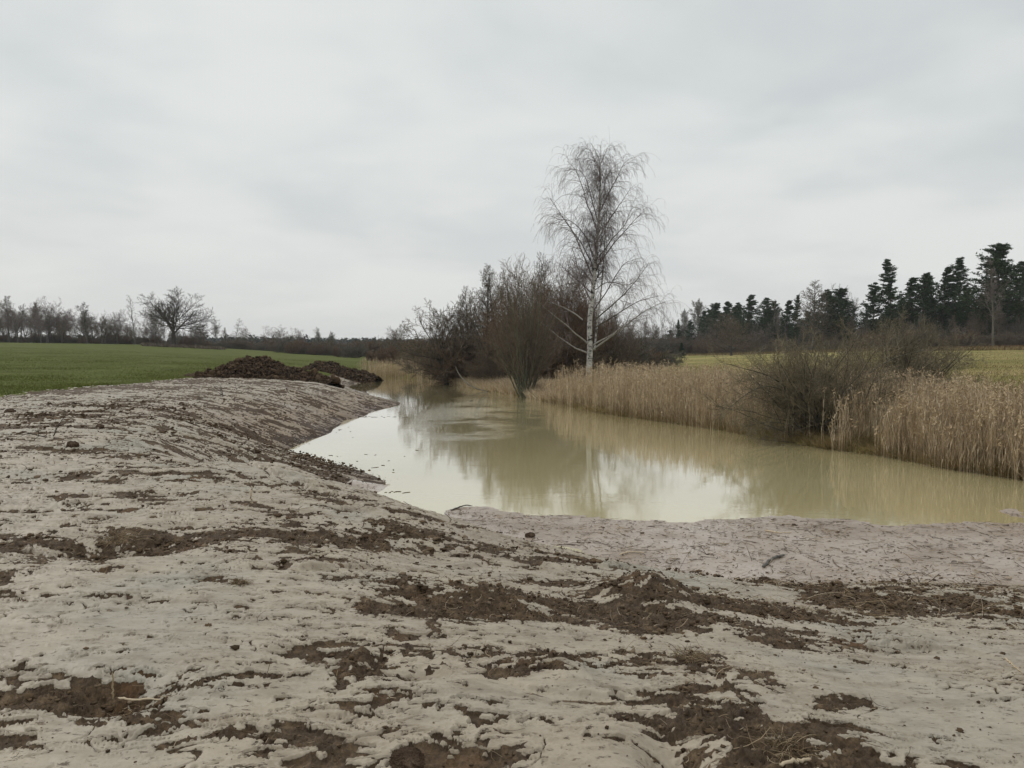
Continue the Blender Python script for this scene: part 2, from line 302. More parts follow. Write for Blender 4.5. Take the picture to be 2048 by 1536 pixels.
stri = .008 * fbm(xs * 2.5 + ys * 1.5, ys * 22 - xs * 6, 141, 2)
hh = und + stri + .006 * rim + dark * (-.030 - .02 * sstep(.4, 1.0, m) + (.10 * crumb + .035 * np.abs(fbm(xs * 24, ys * 24, 105, 3, .7)) * sstep(12, 6, rr_)) * (.35 + .9 * np.clip(bias, 0, 1)))
hh = hh + (1 - dark) * .0022 * fbm(xs * 16, ys * 24, 151, 3)
land = sstep(0.0, .35, zb - WATER)
hh = hh * (.15 + .85 * land) * (1 - flat) + flat * (.004 * fbm(xs * 5, ys * 6, 161, 3) + .006 * fbm(xs * 1.2, ys * 2.5, 165, 2))
# two pits and raised ridges
for u, v, a, b, d in [(235, 1078, 110, 20, -.24), (235, 1385, 75, 24, -.13), (840, 1345, 40, 9, -.07), (1290, 1205, 60, 22, .22), (960, 1195, 130, 12, .10), (1450, 1225, 130, 18, .08), (1850, 1200, 220, 16, .12), (840, 1075, 150, 10, .07), (1350, 1520, 40, 40, -.15), (60, 1012, 70, 7, -.08), (380, 1045, 60, 8, -.07),
                      (720, 1320, 18, 14, .07), (1120, 1330, 30, 12, .05), (1480, 1270, 90, 12, .06), (650, 1128, 60, 8, .10), (930, 1128, 30, 5, .05), (1215, 1133, 45, 6, .09)]:
    hh = hh + (d if (u, v) not in ((650, 1128), (930, 1128), (1215, 1133)) else 0) * blob(u, v, a, b)
# clay ledges facing the camera: polyline in the photo, height of the step
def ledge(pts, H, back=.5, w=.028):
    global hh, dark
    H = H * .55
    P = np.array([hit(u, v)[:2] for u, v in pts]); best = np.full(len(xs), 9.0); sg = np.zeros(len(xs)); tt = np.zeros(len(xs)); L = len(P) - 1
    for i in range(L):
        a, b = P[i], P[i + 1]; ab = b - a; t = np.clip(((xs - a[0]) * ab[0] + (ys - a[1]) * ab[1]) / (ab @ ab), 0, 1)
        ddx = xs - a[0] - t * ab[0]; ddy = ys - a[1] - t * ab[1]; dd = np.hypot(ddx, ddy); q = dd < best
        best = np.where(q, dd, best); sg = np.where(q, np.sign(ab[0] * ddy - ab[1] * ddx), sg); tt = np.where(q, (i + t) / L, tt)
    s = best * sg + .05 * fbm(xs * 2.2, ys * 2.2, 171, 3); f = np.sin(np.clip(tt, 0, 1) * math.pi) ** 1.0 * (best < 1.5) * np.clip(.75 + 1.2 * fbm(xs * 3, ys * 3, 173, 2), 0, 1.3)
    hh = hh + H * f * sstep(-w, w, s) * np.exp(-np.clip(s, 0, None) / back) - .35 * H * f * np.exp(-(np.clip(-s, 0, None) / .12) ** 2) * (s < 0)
    dark = np.maximum(dark * (1 - f * np.exp(-((s - .07) / .10) ** 2)), .85 * f * np.exp(-((s + .07) / .022) ** 2) * (best < .3))  # clean clay face; shade under the lip painted in as a soil-coloured line
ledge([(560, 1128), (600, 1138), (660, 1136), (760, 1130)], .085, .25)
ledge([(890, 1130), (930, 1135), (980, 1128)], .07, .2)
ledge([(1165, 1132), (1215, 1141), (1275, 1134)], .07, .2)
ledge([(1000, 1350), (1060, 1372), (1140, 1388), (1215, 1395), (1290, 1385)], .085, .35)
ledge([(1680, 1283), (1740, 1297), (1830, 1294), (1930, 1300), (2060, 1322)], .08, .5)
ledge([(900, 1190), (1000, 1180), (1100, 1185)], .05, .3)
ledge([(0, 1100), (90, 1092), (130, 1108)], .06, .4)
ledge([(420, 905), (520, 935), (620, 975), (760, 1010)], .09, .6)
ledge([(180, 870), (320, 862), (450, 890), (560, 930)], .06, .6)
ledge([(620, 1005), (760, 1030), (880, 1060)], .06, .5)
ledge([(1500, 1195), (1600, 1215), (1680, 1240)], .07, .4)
Zf = Z.copy(); Zf[ins] = zb + hh
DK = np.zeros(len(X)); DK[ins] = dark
FL = np.zeros(len(X)); FL[ins] = flat
WB = np.zeros(len(X)); WB[ins] = wetb
SM_ = np.zeros(len(X)); SM_[ins] = smo
BK = np.zeros(len(X)); BK[ins] = bank
CV = np.zeros(len(X)); CV[ins] = np.clip(bias, 0, 1)
og = (mud < .99) & (np.hypot(X, Y) < 400)
Zf[og] += (.03 * fbm(X[og] * 1.3, Y[og] * 1.3, 181, 3) + .06 * fbm(X[og] * .15, Y[og] * .15, 185, 2)) * sstep(0, .3, Z[og] - WATER + .02)
idx = np.arange(nr * na).reshape(nr, na); nx = np.roll(idx, -1, axis=1)
Q = np.stack([idx[:-1], idx[1:], nx[1:], nx[:-1]], -1).reshape(-1, 4)
V = np.stack([X, Y, Zf], 1)
cls = np.where(field > .5, 1, np.where(meadow > .5, 2, 0)); cls[(cls == 0) & (np.hypot(X, Y) > 95)] = 2
cls = np.where((cls == 0) & (FL > .5), 3, cls)
fc = cls[Q[:, 0]]
tri_c = np.stack([idx[0], nx[0], np.full(na, 0)], -1)[1:-1]
def sub(name, sel, extra_tris=None):
    q = Q[sel]; used = np.zeros(len(V), bool); used[q.ravel()] = True
    if extra_tris is not None: used[extra_tris.ravel()] = True
    mp = np.cumsum(used) - 1
    return mesh_np(name, V[used], mp[q], mp[extra_tris] if extra_tris is not None else None, True,
                   {'dark': DK[used], 'wet': WB[used], 'smo': SM_[used], 'bank': BK[used], 'crumb': CV[used], 'flat': FL[used]})

# ------------------------------------------------------------------ materials
def mat(name, rough=.9, spec=.2):
    m_ = bpy.data.materials.new(name); m_.use_nodes = True; t = m_.node_tree; b = t.nodes['Principled BSDF']
    b.inputs['Roughness'].default_value = rough; b.inputs['Specular IOR Level'].default_value = spec
    return m_, t, b
def noise(t, scale, detail=4, rough=.55, vec=None, stretch=None):
    n = N(t, 'ShaderNodeTexNoise'); n.inputs['Scale'].default_value = scale; n.inputs['Detail'].default_value = detail; n.inputs['Roughness'].default_value = rough
    tcn = N(t, 'ShaderNodeTexCoord'); src = tcn.outputs['Object']
    if stretch:
        mp = N(t, 'ShaderNodeMapping'); mp.inputs['Scale'].default_value = stretch; t.links.new(src, mp.inputs[0]); src = mp.outputs[0]
    t.links.new(src, n.inputs['Vector']); return n.outputs[0]
def ramp(t, src, stops):
    r = N(t, 'ShaderNodeValToRGB'); t.links.new(src, r.inputs[0]); el = r.color_ramp.elements
    while len(el) < len(stops): el.new(0.5)
    for i, (p, cc) in enumerate(stops): el[i].position = p; el[i].color = (*cc, 1)
    return r.outputs[0]
def mixc(t, f, a, b, mode='MIX'):
    n = N(t, 'ShaderNodeMixRGB'); n.blend_type = mode
    for i, s in enumerate((f, a, b)):
        if isinstance(s, (int, float)): n.inputs[i].default_value = s
        elif isinstance(s, tuple): n.inputs[i].default_value = (*s, 1)
        else: t.links.new(s, n.inputs[i])
    return n.outputs[0]
def mth(t, op, a, b=0.0, cc=0.0):
    n = N(t, 'ShaderNodeMath', operation=op)
    for i, s in enumerate((a, b, cc)):
        if isinstance(s, (int, float)): n.inputs[i].default_value = s
        else: t.links.new(s, n.inputs[i])
    return n.outputs[0]
def attr(t, name):
    n = N(t, 'ShaderNodeAttribute'); n.attribute_name = name; return n.outputs['Fac']
def bump(t, b, h, strength, dist):
    n = N(t, 'ShaderNodeBump'); n.inputs['Strength'].default_value = strength; n.inputs['Distance'].default_value = dist
    t.links.new(h, n.inputs['Height']); t.links.new(n.outputs[0], b.inputs['Normal']); return n
CLAY_A, CLAY_B, CLAY_C = (.305, .245, .178), (.350, .291, .217), (.312, .280, .224)
SOIL_A, SOIL_B, SOIL_C = (.034, .020, .010), (.078, .050, .027), (.160, .110, .064)
def make_mud():
    m_, t, b = mat('wet_clay', .5, .35)
    big_ = noise(t, .7, 3); f1 = noise(t, 9, 6, .65); f2 = noise(t, 45, 5, .7); f3 = noise(t, 3.0, 5, .6, stretch=(1, 2.2, 1))
    clay = ramp(t, big_, [(.30, CLAY_A), (.50, CLAY_B), (.68, CLAY_C)])
    clay = mixc(t, mth(t, 'MULTIPLY', attr(t, 'smo'), .75), clay, CLAY_C)
    clay = mixc(t, .75, clay, ramp(t, f3, [(.28, (.50, .45, .38)), (.52, (.97, .97, .97)), (.75, (1.14, 1.14, 1.14))]), 'MULTIPLY')
    clay = mixc(t, .5, clay, ramp(t, f2, [(.3, (.7, .67, .62)), (.55, (1, 1, 1))]), 'MULTIPLY')
    specks = ramp(t, noise(t, 14, 6, .75, stretch=(1, 2.0, 1)), [(.375, (1, 1, 1)), (.415, (0, 0, 0))])
    soil = ramp(t, f1, [(.30, SOIL_A), (.52, SOIL_B), (.72, SOIL_C)])
    rust = ramp(t, noise(t, 2.3, 4), [(.60, (0, 0, 0)), (.72, (.7, .7, .7))])
    soil = mixc(t, rust, soil, (.12, .066, .030))
    soil = mixc(t, .8, soil, ramp(t, f2, [(.3, (.5, .5, .5)), (.6, (1.25, 1.2, 1.15))]), 'MULTIPLY')
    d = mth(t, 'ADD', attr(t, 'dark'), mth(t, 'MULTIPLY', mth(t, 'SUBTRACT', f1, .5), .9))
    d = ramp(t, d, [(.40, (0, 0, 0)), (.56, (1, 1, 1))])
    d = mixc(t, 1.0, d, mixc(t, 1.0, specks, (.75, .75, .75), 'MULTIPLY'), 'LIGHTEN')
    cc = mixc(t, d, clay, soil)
    cc = mixc(t, mth(t, 'MULTIPLY', attr(t, 'bank'), mth(t, 'MULTIPLY_ADD', f3, 1.6, -.15)), cc, mixc(t, 1.0, cc, (.64, .50, .35), 'MULTIPLY'))
    cc = mixc(t, mth(t, 'MULTIPLY', attr(t, 'wet'), .8), cc, mixc(t, 1.0, cc, (.46, .36, .26), 'MULTIPLY'))
    t.links.new(cc, b.inputs['Base Color'])
    t.links.new(mth(t, 'ADD', mth(t, 'MULTIPLY', d, .38), mth(t, 'MULTIPLY_ADD', big_, .7, .08)), b.inputs['Roughness'])
    h = mth(t, 'ADD', mth(t, 'MULTIPLY', f1, mth(t, 'MULTIPLY_ADD', d, .5, .12)), mth(t, 'MULTIPLY', f2, mth(t, 'MULTIPLY_ADD', d, .6, .07)))
    bump(t, b, h, .55, .035)
    return m_
def make_flat():
    m_, t, b = mat('wet_mud', .35, .5)
    cc = ramp(t, noise(t, .9, 4), [(.3, (.27, .205, .155)), (.5, (.365, .292, .235)), (.7, (.43, .362, .308))])
    cc = mixc(t, .45, cc, ramp(t, noise(t, 7, 6, .7, stretch=(1, 1.8, 1)), [(.36, (.50, .42, .36)), (.5, (1, 1, 1))]), 'MULTIPLY')
    cc = mixc(t, .5, cc, ramp(t, noise(t, 40, 4, .7), [(.35, (.6, .55, .5)), (.55, (1, 1, 1))]), 'MULTIPLY')
    t.links.new(cc, b.inputs['Base Color'])
    r_ = ramp(t, noise(t, 1.6, 4), [(.4, (.16, .16, .16)), (.62, (.42, .42, .42))]); t.links.new(r_, b.inputs['Roughness'])
    bump(t, b, noise(t, 22, 5, .7), .2, .02); return m_
def make_field():
    m_, t, b = mat('young_crop', .95, .1)
    cc = ramp(t, noise(t, .35, 5, .6), [(.3, (.070, .080, .018)), (.55, (.094, .110, .024)), (.75, (.130, .134, .040))])
    cc = mixc(t, .6, cc, ramp(t, noise(t, 1.0, 6, .75, stretch=(1, 2.5, 1)), [(.36, (.66, .60, .55)), (.55, (1, 1, 1)), (.72, (1.25, 1.15, 1.0))]), 'MULTIPLY')
    t.links.new(cc, b.inputs['Base Color']); bump(t, b, noise(t, 6, 5, .7), .6, .08); return m_
def make_meadow():
    m_, t, b = mat('meadow_turf', .95, .1)
    cc = ramp(t, noise(t, .09, 5, .6), [(.35, (.175, .168, .050)), (.52, (.26, .222, .080)), (.68, (.36, .28, .125))])
    cc = mixc(t, .6, cc, ramp(t, noise(t, 1.2, 6, .75, stretch=(1, 2.5, 1)), [(.36, (.66, .62, .58)), (.55, (1, 1, 1)), (.72, (1.2, 1.12, 1.0))]), 'MULTIPLY')
    t.links.new(cc, b.inputs['Base Color']); bump(t, b, noise(t, 5, 5, .7), .6, .1); return m_
def make_water():
    m_, t, b = mat('silty_water', .03, .5)
    b.inputs['IOR'].default_value = 1.33; b.inputs['Coat Weight'].default_value = 1.0; b.inputs['Coat IOR'].default_value = 1.33; b.inputs['Coat Roughness'].default_value = .02
    cc = ramp(t, noise(t, .12, 3), [(.35, (.455, .385, .20)), (.65, (.515, .44, .24))]); t.links.new(cc, b.inputs['Base Color'])
    # calm water with a wind-ruffled streak in the middle of the pond
    ruf = ramp(t, noise(t, .35, 3, .6), [(.38, (0, 0, 0)), (.60, (1, 1, 1))])
    tcn = N(t, 'ShaderNodeTexCoord'); sp_ = N(t, 'ShaderNodeSeparateXYZ'); t.links.new(tcn.outputs['Object'], sp_.inputs[0])
    ex = mth(t, 'MULTIPLY', mth(t, 'SUBTRACT', sp_.outputs[0], -1.2), .30); ey = mth(t, 'MULTIPLY', mth(t, 'SUBTRACT', sp_.outputs[1], 39), .065)
    rr2 = mth(t, 'ADD', mth(t, 'MULTIPLY', ex, ex), mth(t, 'MULTIPLY', ey, ey))
    ell = mth(t, 'MAXIMUM', mth(t, 'SUBTRACT', 1.0, rr2), 0.0)
    w1 = noise(t, 5.5, 3, .6, stretch=(1, 2.0, 1)); w2 = noise(t, .8, 2, .5, stretch=(1, 1.6, 1)); w3 = noise(t, 12, 2, .5)
    amp = mth(t, 'MULTIPLY_ADD', mth(t, 'MULTIPLY', ell, mth(t, 'MULTIPLY', ruf, 1.0)), 1.1, .02)
    h = mth(t, 'ADD', mth(t, 'MULTIPLY', w1, amp), mth(t, 'MULTIPLY_ADD', w2, .07, mth(t, 'MULTIPLY', w3, .006)))
    bn = bump(t, b, h, 1.0, .035); t.links.new(bn.outputs[0], b.inputs['Coat Normal']); return m_
def make_bark(name, a, b_, sc=6, st=(1, 1, .3)):
    m_, t, b = mat(name, .95, .1)
    cc = ramp(t, noise(t, sc, 5, .65, stretch=st), [(.35, a), (.65, b_)])
    cc = mixc(t, 1.0, cc, ramp(t, attr(t, 'tint'), [(0, (.72, .72, .72)), (1, (1.3, 1.3, 1.3))]), 'MULTIPLY')
    t.links.new(cc, b.inputs['Base Color']); return m_
def make_tint(name, stops, rough=.9):
    m_, t, b = mat(name, rough, .1)
    cc = ramp(t, attr(t, 'tint'), stops)
    cc = mixc(t, .5, cc, ramp(t, noise(t, 3, 3), [(.3, (.7, .7, .7)), (.7, (1.2, 1.2, 1.2))]), 'MULTIPLY')
    t.links.new(cc, b.inputs['Base Color']); return m_
def make_birch():
    m_, t, b = mat('birch_bark', .8, .2)
    cc = ramp(t, noise(t, 2.6, 6, .75, stretch=(1, 1, 1.7)), [(.41, (.030, .026, .022)), (.48, (.42, .40, .37)), (.62, (.64, .62, .58))])
    t.links.new(cc, b.inputs['Base Color']); return m_
def make_soil():
    m_, t, b = mat('heaped_soil', .95, .1)
    cc = ramp(t, noise(t, 2.4, 5, .65), [(.3, (.046, .029, .019)), (.5, (.095, .062, .042)), (.68, (.17, .12, .082))])
    cc = mixc(t, .7, cc, ramp(t, noise(t, 14, 5, .7), [(.35, (.5, .5, .5)), (.6, (1.2, 1.2, 1.2))]), 'MULTIPLY')
    t.links.new(cc, b.inputs['Base Color']); bump(t, b, noise(t, 9, 6, .7), .8, .12); return m_
M = dict(mud=make_mud(), flat=make_flat(), field=make_field(), meadow=make_meadow(), water=make_water(), soil=make_soil(), birch=make_birch(),
    oak=make_bark('oak_bark', (.045, .038, .030), (.105, .090, .075)), alder=make_bark('alder_bark', (.050, .045, .036), (.115, .105, .085)), willow=make_bark('willow_bark', (.085, .092, .062), (.175, .178, .130)),
    twig=make_bark('dark_twigs', (.105, .082, .060), (.205, .165, .124)), redtwig=make_bark('reddish_twigs', (.115, .078, .055), (.215, .150, .106)), btwig=make_bark('birch_twigs', (.130, .102, .096), (.240, .198, .186)), shrubt=make_bark('shrub_twigs', (.130, .108, .070), (.255, .215, .150)), gtwig=make_bark('grey_twigs', (.085, .078, .060), (.165, .150, .118)),
    greytree=make_bark('grey_bark', (.075, .068, .060), (.15, .138, .122)), paltw=make_bark('pale_twigs', (.26, .24, .21), (.44, .41, .36)),
    pinebark=make_bark('pine_bark', (.075, .052, .042), (.15, .098, .072)),
    needle=make_tint('pine_needles', [(0, (.022, .038, .018)), (.5, (.036, .060, .026)), (1, (.066, .092, .036))]),
    spruce=make_tint('spruce_needles', [(0, (.018, .034, .020)), (1, (.036, .062, .032))]),
    reed=make_tint('dry_reed', [(0, (.27, .195, .118)), (.45, (.50, .385, .250)), (.8, (.68, .55, .39)), (1, (.76, .67, .52))]),
    grass=make_tint('dry_grass', [(0, (.13, .095, .035)), (.5, (.25, .185, .085)), (1, (.36, .28, .155))]),
    crop=make_tint('crop_blades', [(0, (.066, .078, .016)), (.6, (.110, .132, .028)), (1, (.20, .18, .06))]),
    straw=make_tint('straw', [(0, (.045, .030, .020)), (.45, (.11, .075, .045)), (.7, (.30, .22, .13)), (1, (.55, .45, .32))]),
    clod=make_tint('soil_clod', [(0, (.044, .029, .017)), (.6, (.115, .076, .045)), (1, (.25, .20, .14))]),
    bracken=make_tint('bracken', [(0, (.075, .035, .018)), (1, (.17, .080, .038))]),
    forest=make_tint('forest_mass', [(0, (.018, .028, .020)), (1, (.040, .050, .036))]))

r_all = np.hypot(X, Y)[Q[:, 0]]
tag(link('mud_bank', sub('mud_bank', fc == 0), M['mud']), 'pale torn clay and dark soil on the dug bank', kind='structure')
tag(link('mud_flat', sub('mud_flat', fc == 3), M['flat']), 'wet pinkish mud flat at the near end of the pond', kind='structure')
tag(link('crop_field', sub('crop_field', fc == 1), M['field']), 'green field of short young crop', kind='structure')
tag(link('meadow_ground', sub('meadow_ground', fc == 2), M['meadow']), 'yellow green meadow ground', kind='structure')
# pond: a sheet clipped a little beyond its shores
RSo = offs(RS, 1.4)
PW = np.concatenate([RSo[::-1], [[-19, 86], [-20, 66], [-14, 50], [-11.5, 42], [-10.5, 30], [-9.5, 20], [-5, 8.5], [0, 6.6], [6, 6.3], [14, 5.5], [26, 5]]])
bmv = [(x, y, WATER) for x, y in PW]
wm = bpy.data.meshes.new('pond_water'); wm.from_pydata(bmv, [], [list(range(len(bmv)))]); wm.update()
tag(link('pond_water', wm, M['water']), 'still silty yellow-brown pond water', kind='structure')

# ------------------------------------------------------------------ growing branches, one whole level at a time
def grow(g, P0, D0, L, Ra, Rb, nseg, wander, trop=(0, 0, 0), tk=1.0):
    n = len(P0); P = np.zeros((n, nseg + 1, 3)); P[:, 0] = P0; d = D0 / (np.linalg.norm(D0, axis=1, keepdims=True) + 1e-9)
    tr = np.broadcast_to(np.asarray(trop, float), (n, 3))
    for i in range(nseg):
        d = d + wander * g.randn(n, 3) + tr * (tk * (i + 1) / nseg) / nseg * 2
        d /= np.linalg.norm(d, axis=1, keepdims=True) + 1e-9
        P[:, i + 1] = P[:, i] + d * (L / nseg)[:, None]
    s = np.linspace(0, 1, nseg + 1)[None]
    return P, Ra[:, None] * (1 - s) + Rb[:, None] * s
def spawn(g, P, R, cnt, t0, t1, a0, a1, lfun, rr, rtip, nseg, wander, trop=(0, 0, 0), tk=1.0, flat=0.0, tpow=1.0, rmin=.002, whorl=0):
    n, m_, _ = P.shape; k = n * cnt
    pi = np.repeat(np.arange(n), cnt); j = np.tile(np.arange(cnt), n)
    t = t0 + (t1 - t0) * (((j + g.rand(k)) / cnt) ** tpow)
    if whorl: t = np.clip(np.round(t * whorl) / whorl + .017 * g.randn(k), 0, .995)
    f = t * (m_ - 1); i0 = np.minimum(f.astype(int), m_ - 2); fr = (f - i0)[:, None]
    p = P[pi, i0] * (1 - fr) + P[pi, i0 + 1] * fr; tan = P[pi, i0 + 1] - P[pi, i0]; tan /= np.linalg.norm(tan, axis=1, keepdims=True) + 1e-9
    r = R[pi, i0] * (1 - fr[:, 0]) + R[pi, i0 + 1] * fr[:, 0]
    rnd = g.randn(k, 3); rnd[:, 2] *= (1 - flat)
    per = rnd - (rnd * tan).sum(1, keepdims=True) * tan; per /= np.linalg.norm(per, axis=1, keepdims=True) + 1e-9
    az = (j * 2.39996 + np.repeat(g.rand(n) * 6.28, cnt) + g.randn(k) * .3)
    if flat == 0:
        b2 = np.cross(tan, per); base0 = np.repeat(g.randn(n, 3), cnt, axis=0); base0 -= (base0 * tan).sum(1, keepdims=True) * tan; base0 /= np.linalg.norm(base0, axis=1, keepdims=True) + 1e-9
        b1 = np.cross(tan, base0); per = base0 * np.cos(az)[:, None] + b1 * np.sin(az)[:, None]
    an = np.radians(a0 + (a1 - a0) * g.rand(k))[:, None]; D = tan * np.cos(an) + per * np.sin(an)
    pl = np.linalg.norm(np.diff(P, axis=1), axis=2).sum(1)[pi]
    L = lfun(t, pl) * g.uniform(.7, 1.25, k); ra = np.maximum(np.minimum(r * .9, r * rr * g.uniform(.75, 1.1, k)), rmin)
    return grow(g, p, D, L, ra, np.maximum(ra * rtip, rmin * .6), nseg, wander, trop, tk)
def tube_obj(levels, sides, g=None):
    mb = MB()
    for (P, R), k in zip(levels, sides): mb.tubes(P, R, k, a=(g or rs(1)).rand(len(P)))
    return mb
def tri_cloud(g, C, size, k, asp=.4, up=0.3, fz=1.0):
    """k small triangles round every centre (n,3) - leaf- or needle-tuft-sized faces"""
    n = len(C) * k; c0 = np.repeat(C, k, axis=0) + g.randn(n, 3) * size * .45 * np.array([1, 1, fz])
    d1 = g.randn(n, 3); d1[:, 2] = np.abs(d1[:, 2]) * .6 * fz + up; d1 /= np.linalg.norm(d1, axis=1, keepdims=True)
    d2 = np.cross(d1, g.randn(n, 3)); d2 /= np.linalg.norm(d2, axis=1, keepdims=True) + 1e-9
    s = size * g.uniform(.6, 1.3, (n, 1)); V_ = np.stack([c0 + d2 * s * asp * .5, c0 - d2 * s * asp * .5, c0 + d1 * s], 1).reshape(-1, 3)
    mb = MB(); mb.add(V_, T=np.arange(n * 3).reshape(-1, 3), a=np.repeat(g.rand(n), 3)); return mb
UP = np.array([[0, 0, 1.]])
def A1(v): return np.array([float(v)])

# --- prototypes: each returns dict(h=height, trunk=(mesh, mat), crown=(mesh, mat))
def proto(h, tmb, tmat, cmb, cmat, tname='trunk', cname='crown'):
    return dict(h=h, parts=[(tname, tmb.build(tname), tmat), (cname, cmb.build(cname, smooth=False), cmat)])
def bare_tree(seed, H=10, spread=.62, r=.25, t0=.22, n1=16, a=(30, 60), n2=9, n3=7, n4=5, wander=.10, tropz=.25, tm='greytree', cm='twig', tw=.012, lprof=None, trunkw=.03, lean=(0, 0, 0), tf=.93):
    g = rs(seed)
    l0 = grow(g, np.array([[0, 0, -.4]]), UP + np.array([lean]), A1(H * tf), A1(r), A1(r * .12), 12, trunkw)
    lp = lprof or (lambda t, L: H * spread * (1.05 - .75 * t))
    l1 = spawn(g, *l0, n1, t0, .97, a[0], a[1], lp, .62, .25, 9, wander, (0, 0, tropz))
    l2 = spawn(g, *l1, n2, .2, 1, 25, 55, lambda t, L: L * .50 * (1.1 - .6 * t), .6, .3, 7, wander * 1.3, (0, 0, tropz))
    l3 = spawn(g, *l2, n3, .15, 1, 25, 60, lambda t, L: L * .50 * (1.1 - .5 * t), .6, .4, 5, wander * 1.5, (0, 0, tropz), rmin=tw)
    l4 = spawn(g, *l3, n4, .15, 1, 25, 60, lambda t, L: L * .55 * (1.1 - .5 * t), .7, .5, 3, wander * 1.5, (0, 0, tropz), rmin=tw * .75)
    hh_ = float(np.percentile(l3[0][:, -1, 2], 99.7))
    return proto(hh_, tube_obj([l0, l1], [8, 5], g), M[tm], tube_obj([l2, l3, l4], [4, 3, 3], g), M[cm])
def bush(seed, H=3, W=2.5, n0=30, r=.03, tw=.008, cm='twig', tm='twig', n1=9, n2=6, n3=5, ang=(5, 60), trop=(0, 0, .3), wander=.08, base=.4, up=1.0):
    g = rs(seed); az = g.rand(n0) * 6.283; el = np.radians(90 - (ang[0] + (ang[1] - ang[0]) * g.rand(n0) ** .8))
    D = np.stack([np.cos(az) * np.cos(el), np.sin(az) * np.cos(el), np.sin(el)], 1)
    P0 = np.stack([np.cos(az) * base * g.rand(n0), np.sin(az) * base * g.rand(n0), np.full(n0, -.25)], 1)
    L = 1 / np.sqrt((np.cos(el) / W) ** 2 + (np.sin(el) / H) ** 2) * g.uniform(.75, 1.05, n0)
    l0 = grow(g, P0, D, L, np.full(n0, r) * g.uniform(.5, 1.2, n0), np.full(n0, r * .2), 9, wander, trop)
    l1 = spawn(g, *l0, n1, .2, 1, 20, 50, lambda t, l: l * .42 * (1.15 - .7 * t), .6, .4, 6, wander * 1.4, trop, rmin=tw)
    l2 = spawn(g, *l1, n2, .15, 1, 20, 55, lambda t, l: l * .5 * (1.1 - .5 * t), .65, .5, 4, wander * 1.6, trop, rmin=tw * .9)
    lv = [l1, l2]
    if n3: lv.append(spawn(g, *l2, n3, .1, 1, 20, 60, lambda t, l: l * .55, .7, .6, 3, wander * 1.6, trop, rmin=tw * .75))
    return proto(float(np.percentile(lv[-1][0][:, -1, 2], 99.93)), tube_obj([l0], [5], g), M[tm], tube_obj(lv, [3] * len(lv), g), M[cm], 'stem', 'twig_crown')
def pine(seed, H=16, t0=.35, W=.2, n1=46, r=.22, flatness=.8, prof=None, dens=5, gap=0.0):
    g = rs(seed)
    l0 = grow(g, np.array([[0, 0, -.4]]), UP, A1(H + .4), A1(r), A1(.03), 14, .018)
    pf = prof or (lambda t: 1.15 * np.clip((1.02 - t) / (1.02 - t0), 0, 1) ** .82 * np.clip((t - t0) / .14 + .45, 0, 1) + .03)
    l1 = spawn(g, *l0, n1, t0, 1, 55, 88, lambda t, L: H * W * pf(t) * g.choice([.35, .8, 1.05, 1.4], len(t)), .35, .3, 6, .09, (0, 0, .42), whorl=int(18 / (1 - t0)))
    ndead = spawn(g, *l0, 8, t0 * .45, t0 * 1.05, 70, 95, lambda t, L: H * .07 + 0 * t, .2, .3, 4, .1)
    l2 = spawn(g, *l1, 7, .15, 1, 30, 65, lambda t, L: L * .36 * (1.15 - .5 * t), .5, .4, 4, .12, (0, 0, .25), flat=.85)
    l2[0][..., 2] = l2[0][..., 2] * .7 + np.repeat(l1[0][:, 3:4, 2], 7, axis=0) * .3
    C = l2[0][:, 1:].reshape(-1, 3); C = np.concatenate([C, l1[0][:, 5:].reshape(-1, 3), l0[0][:, -2:].reshape(-1, 3)])
    C = C[g.rand(len(C)) > gap]
    mb = tri_cloud(g, C, .30, dens, .5, .12, .45)
    return proto(l0[0][..., 2].max() + .2, tube_obj([l0, l1, ndead], [7, 3, 3], g), M['pinebark'], mb, M['needle'])
def spruce(seed, H=14, W=.2, n1=80, m='spruce', t0=.04):
    g = rs(seed)
    l0 = grow(g, np.array([[0, 0, -.3]]), UP, A1(H + .3), A1(H * .012), A1(.015), 12, .006)
    l1 = spawn(g, *l0, n1, t0, .99, 75, 100, lambda t, L: H * W * (1.03 - t) ** .85, .3, .4, 5, .06, (0, 0, .2))
    l2 = spawn(g, *l1, 6, .2, 1, 30, 60, lambda t, L: L * .35 * (1.1 - .6 * t), .5, .5, 3, .1, (0, 0, -.2), flat=.9)
    C = np.concatenate([l2[0][:, 1:].reshape(-1, 3), l1[0][:, 1:].reshape(-1, 3)])
    return proto(H, tube_obj([l0, l1], [6, 3], g), M['pinebark'], tri_cloud(g, C, H * .028, 5, .4, 0), M[m])

def put(pr, name, x, y, s, label, cat, group=None, rot=0.0, z=None, sz=None, sink=.0, mirror=False):
    o = empty(name, (x, y, (gz(x, y) if z is None else z) - sink)); o.rotation_euler = (0, 0, rot); o.scale = (s * (-1 if mirror else 1), s, sz or s)
    for (nm, me, mt) in pr['parts']: link(nm, me, mt, o)
    tag(o, label, cat, group); return o
def ptree(pr, u, vt, Yd, name, label, cat, group=None, rot=0.0, w=1.0, mirror=False):
    """a tree whose top shows at (u, vt) of the photo, standing at depth Yd"""
    x = (u - 1024) / F * Yd; zb_ = gz(x, Yd); H = EYE + (HOR - vt) / F * Yd - zb_; s = H / pr['h']
    return put(pr, name, x, Yd, s * w, label, cat, group, rot, zb_, s, 0, mirror)

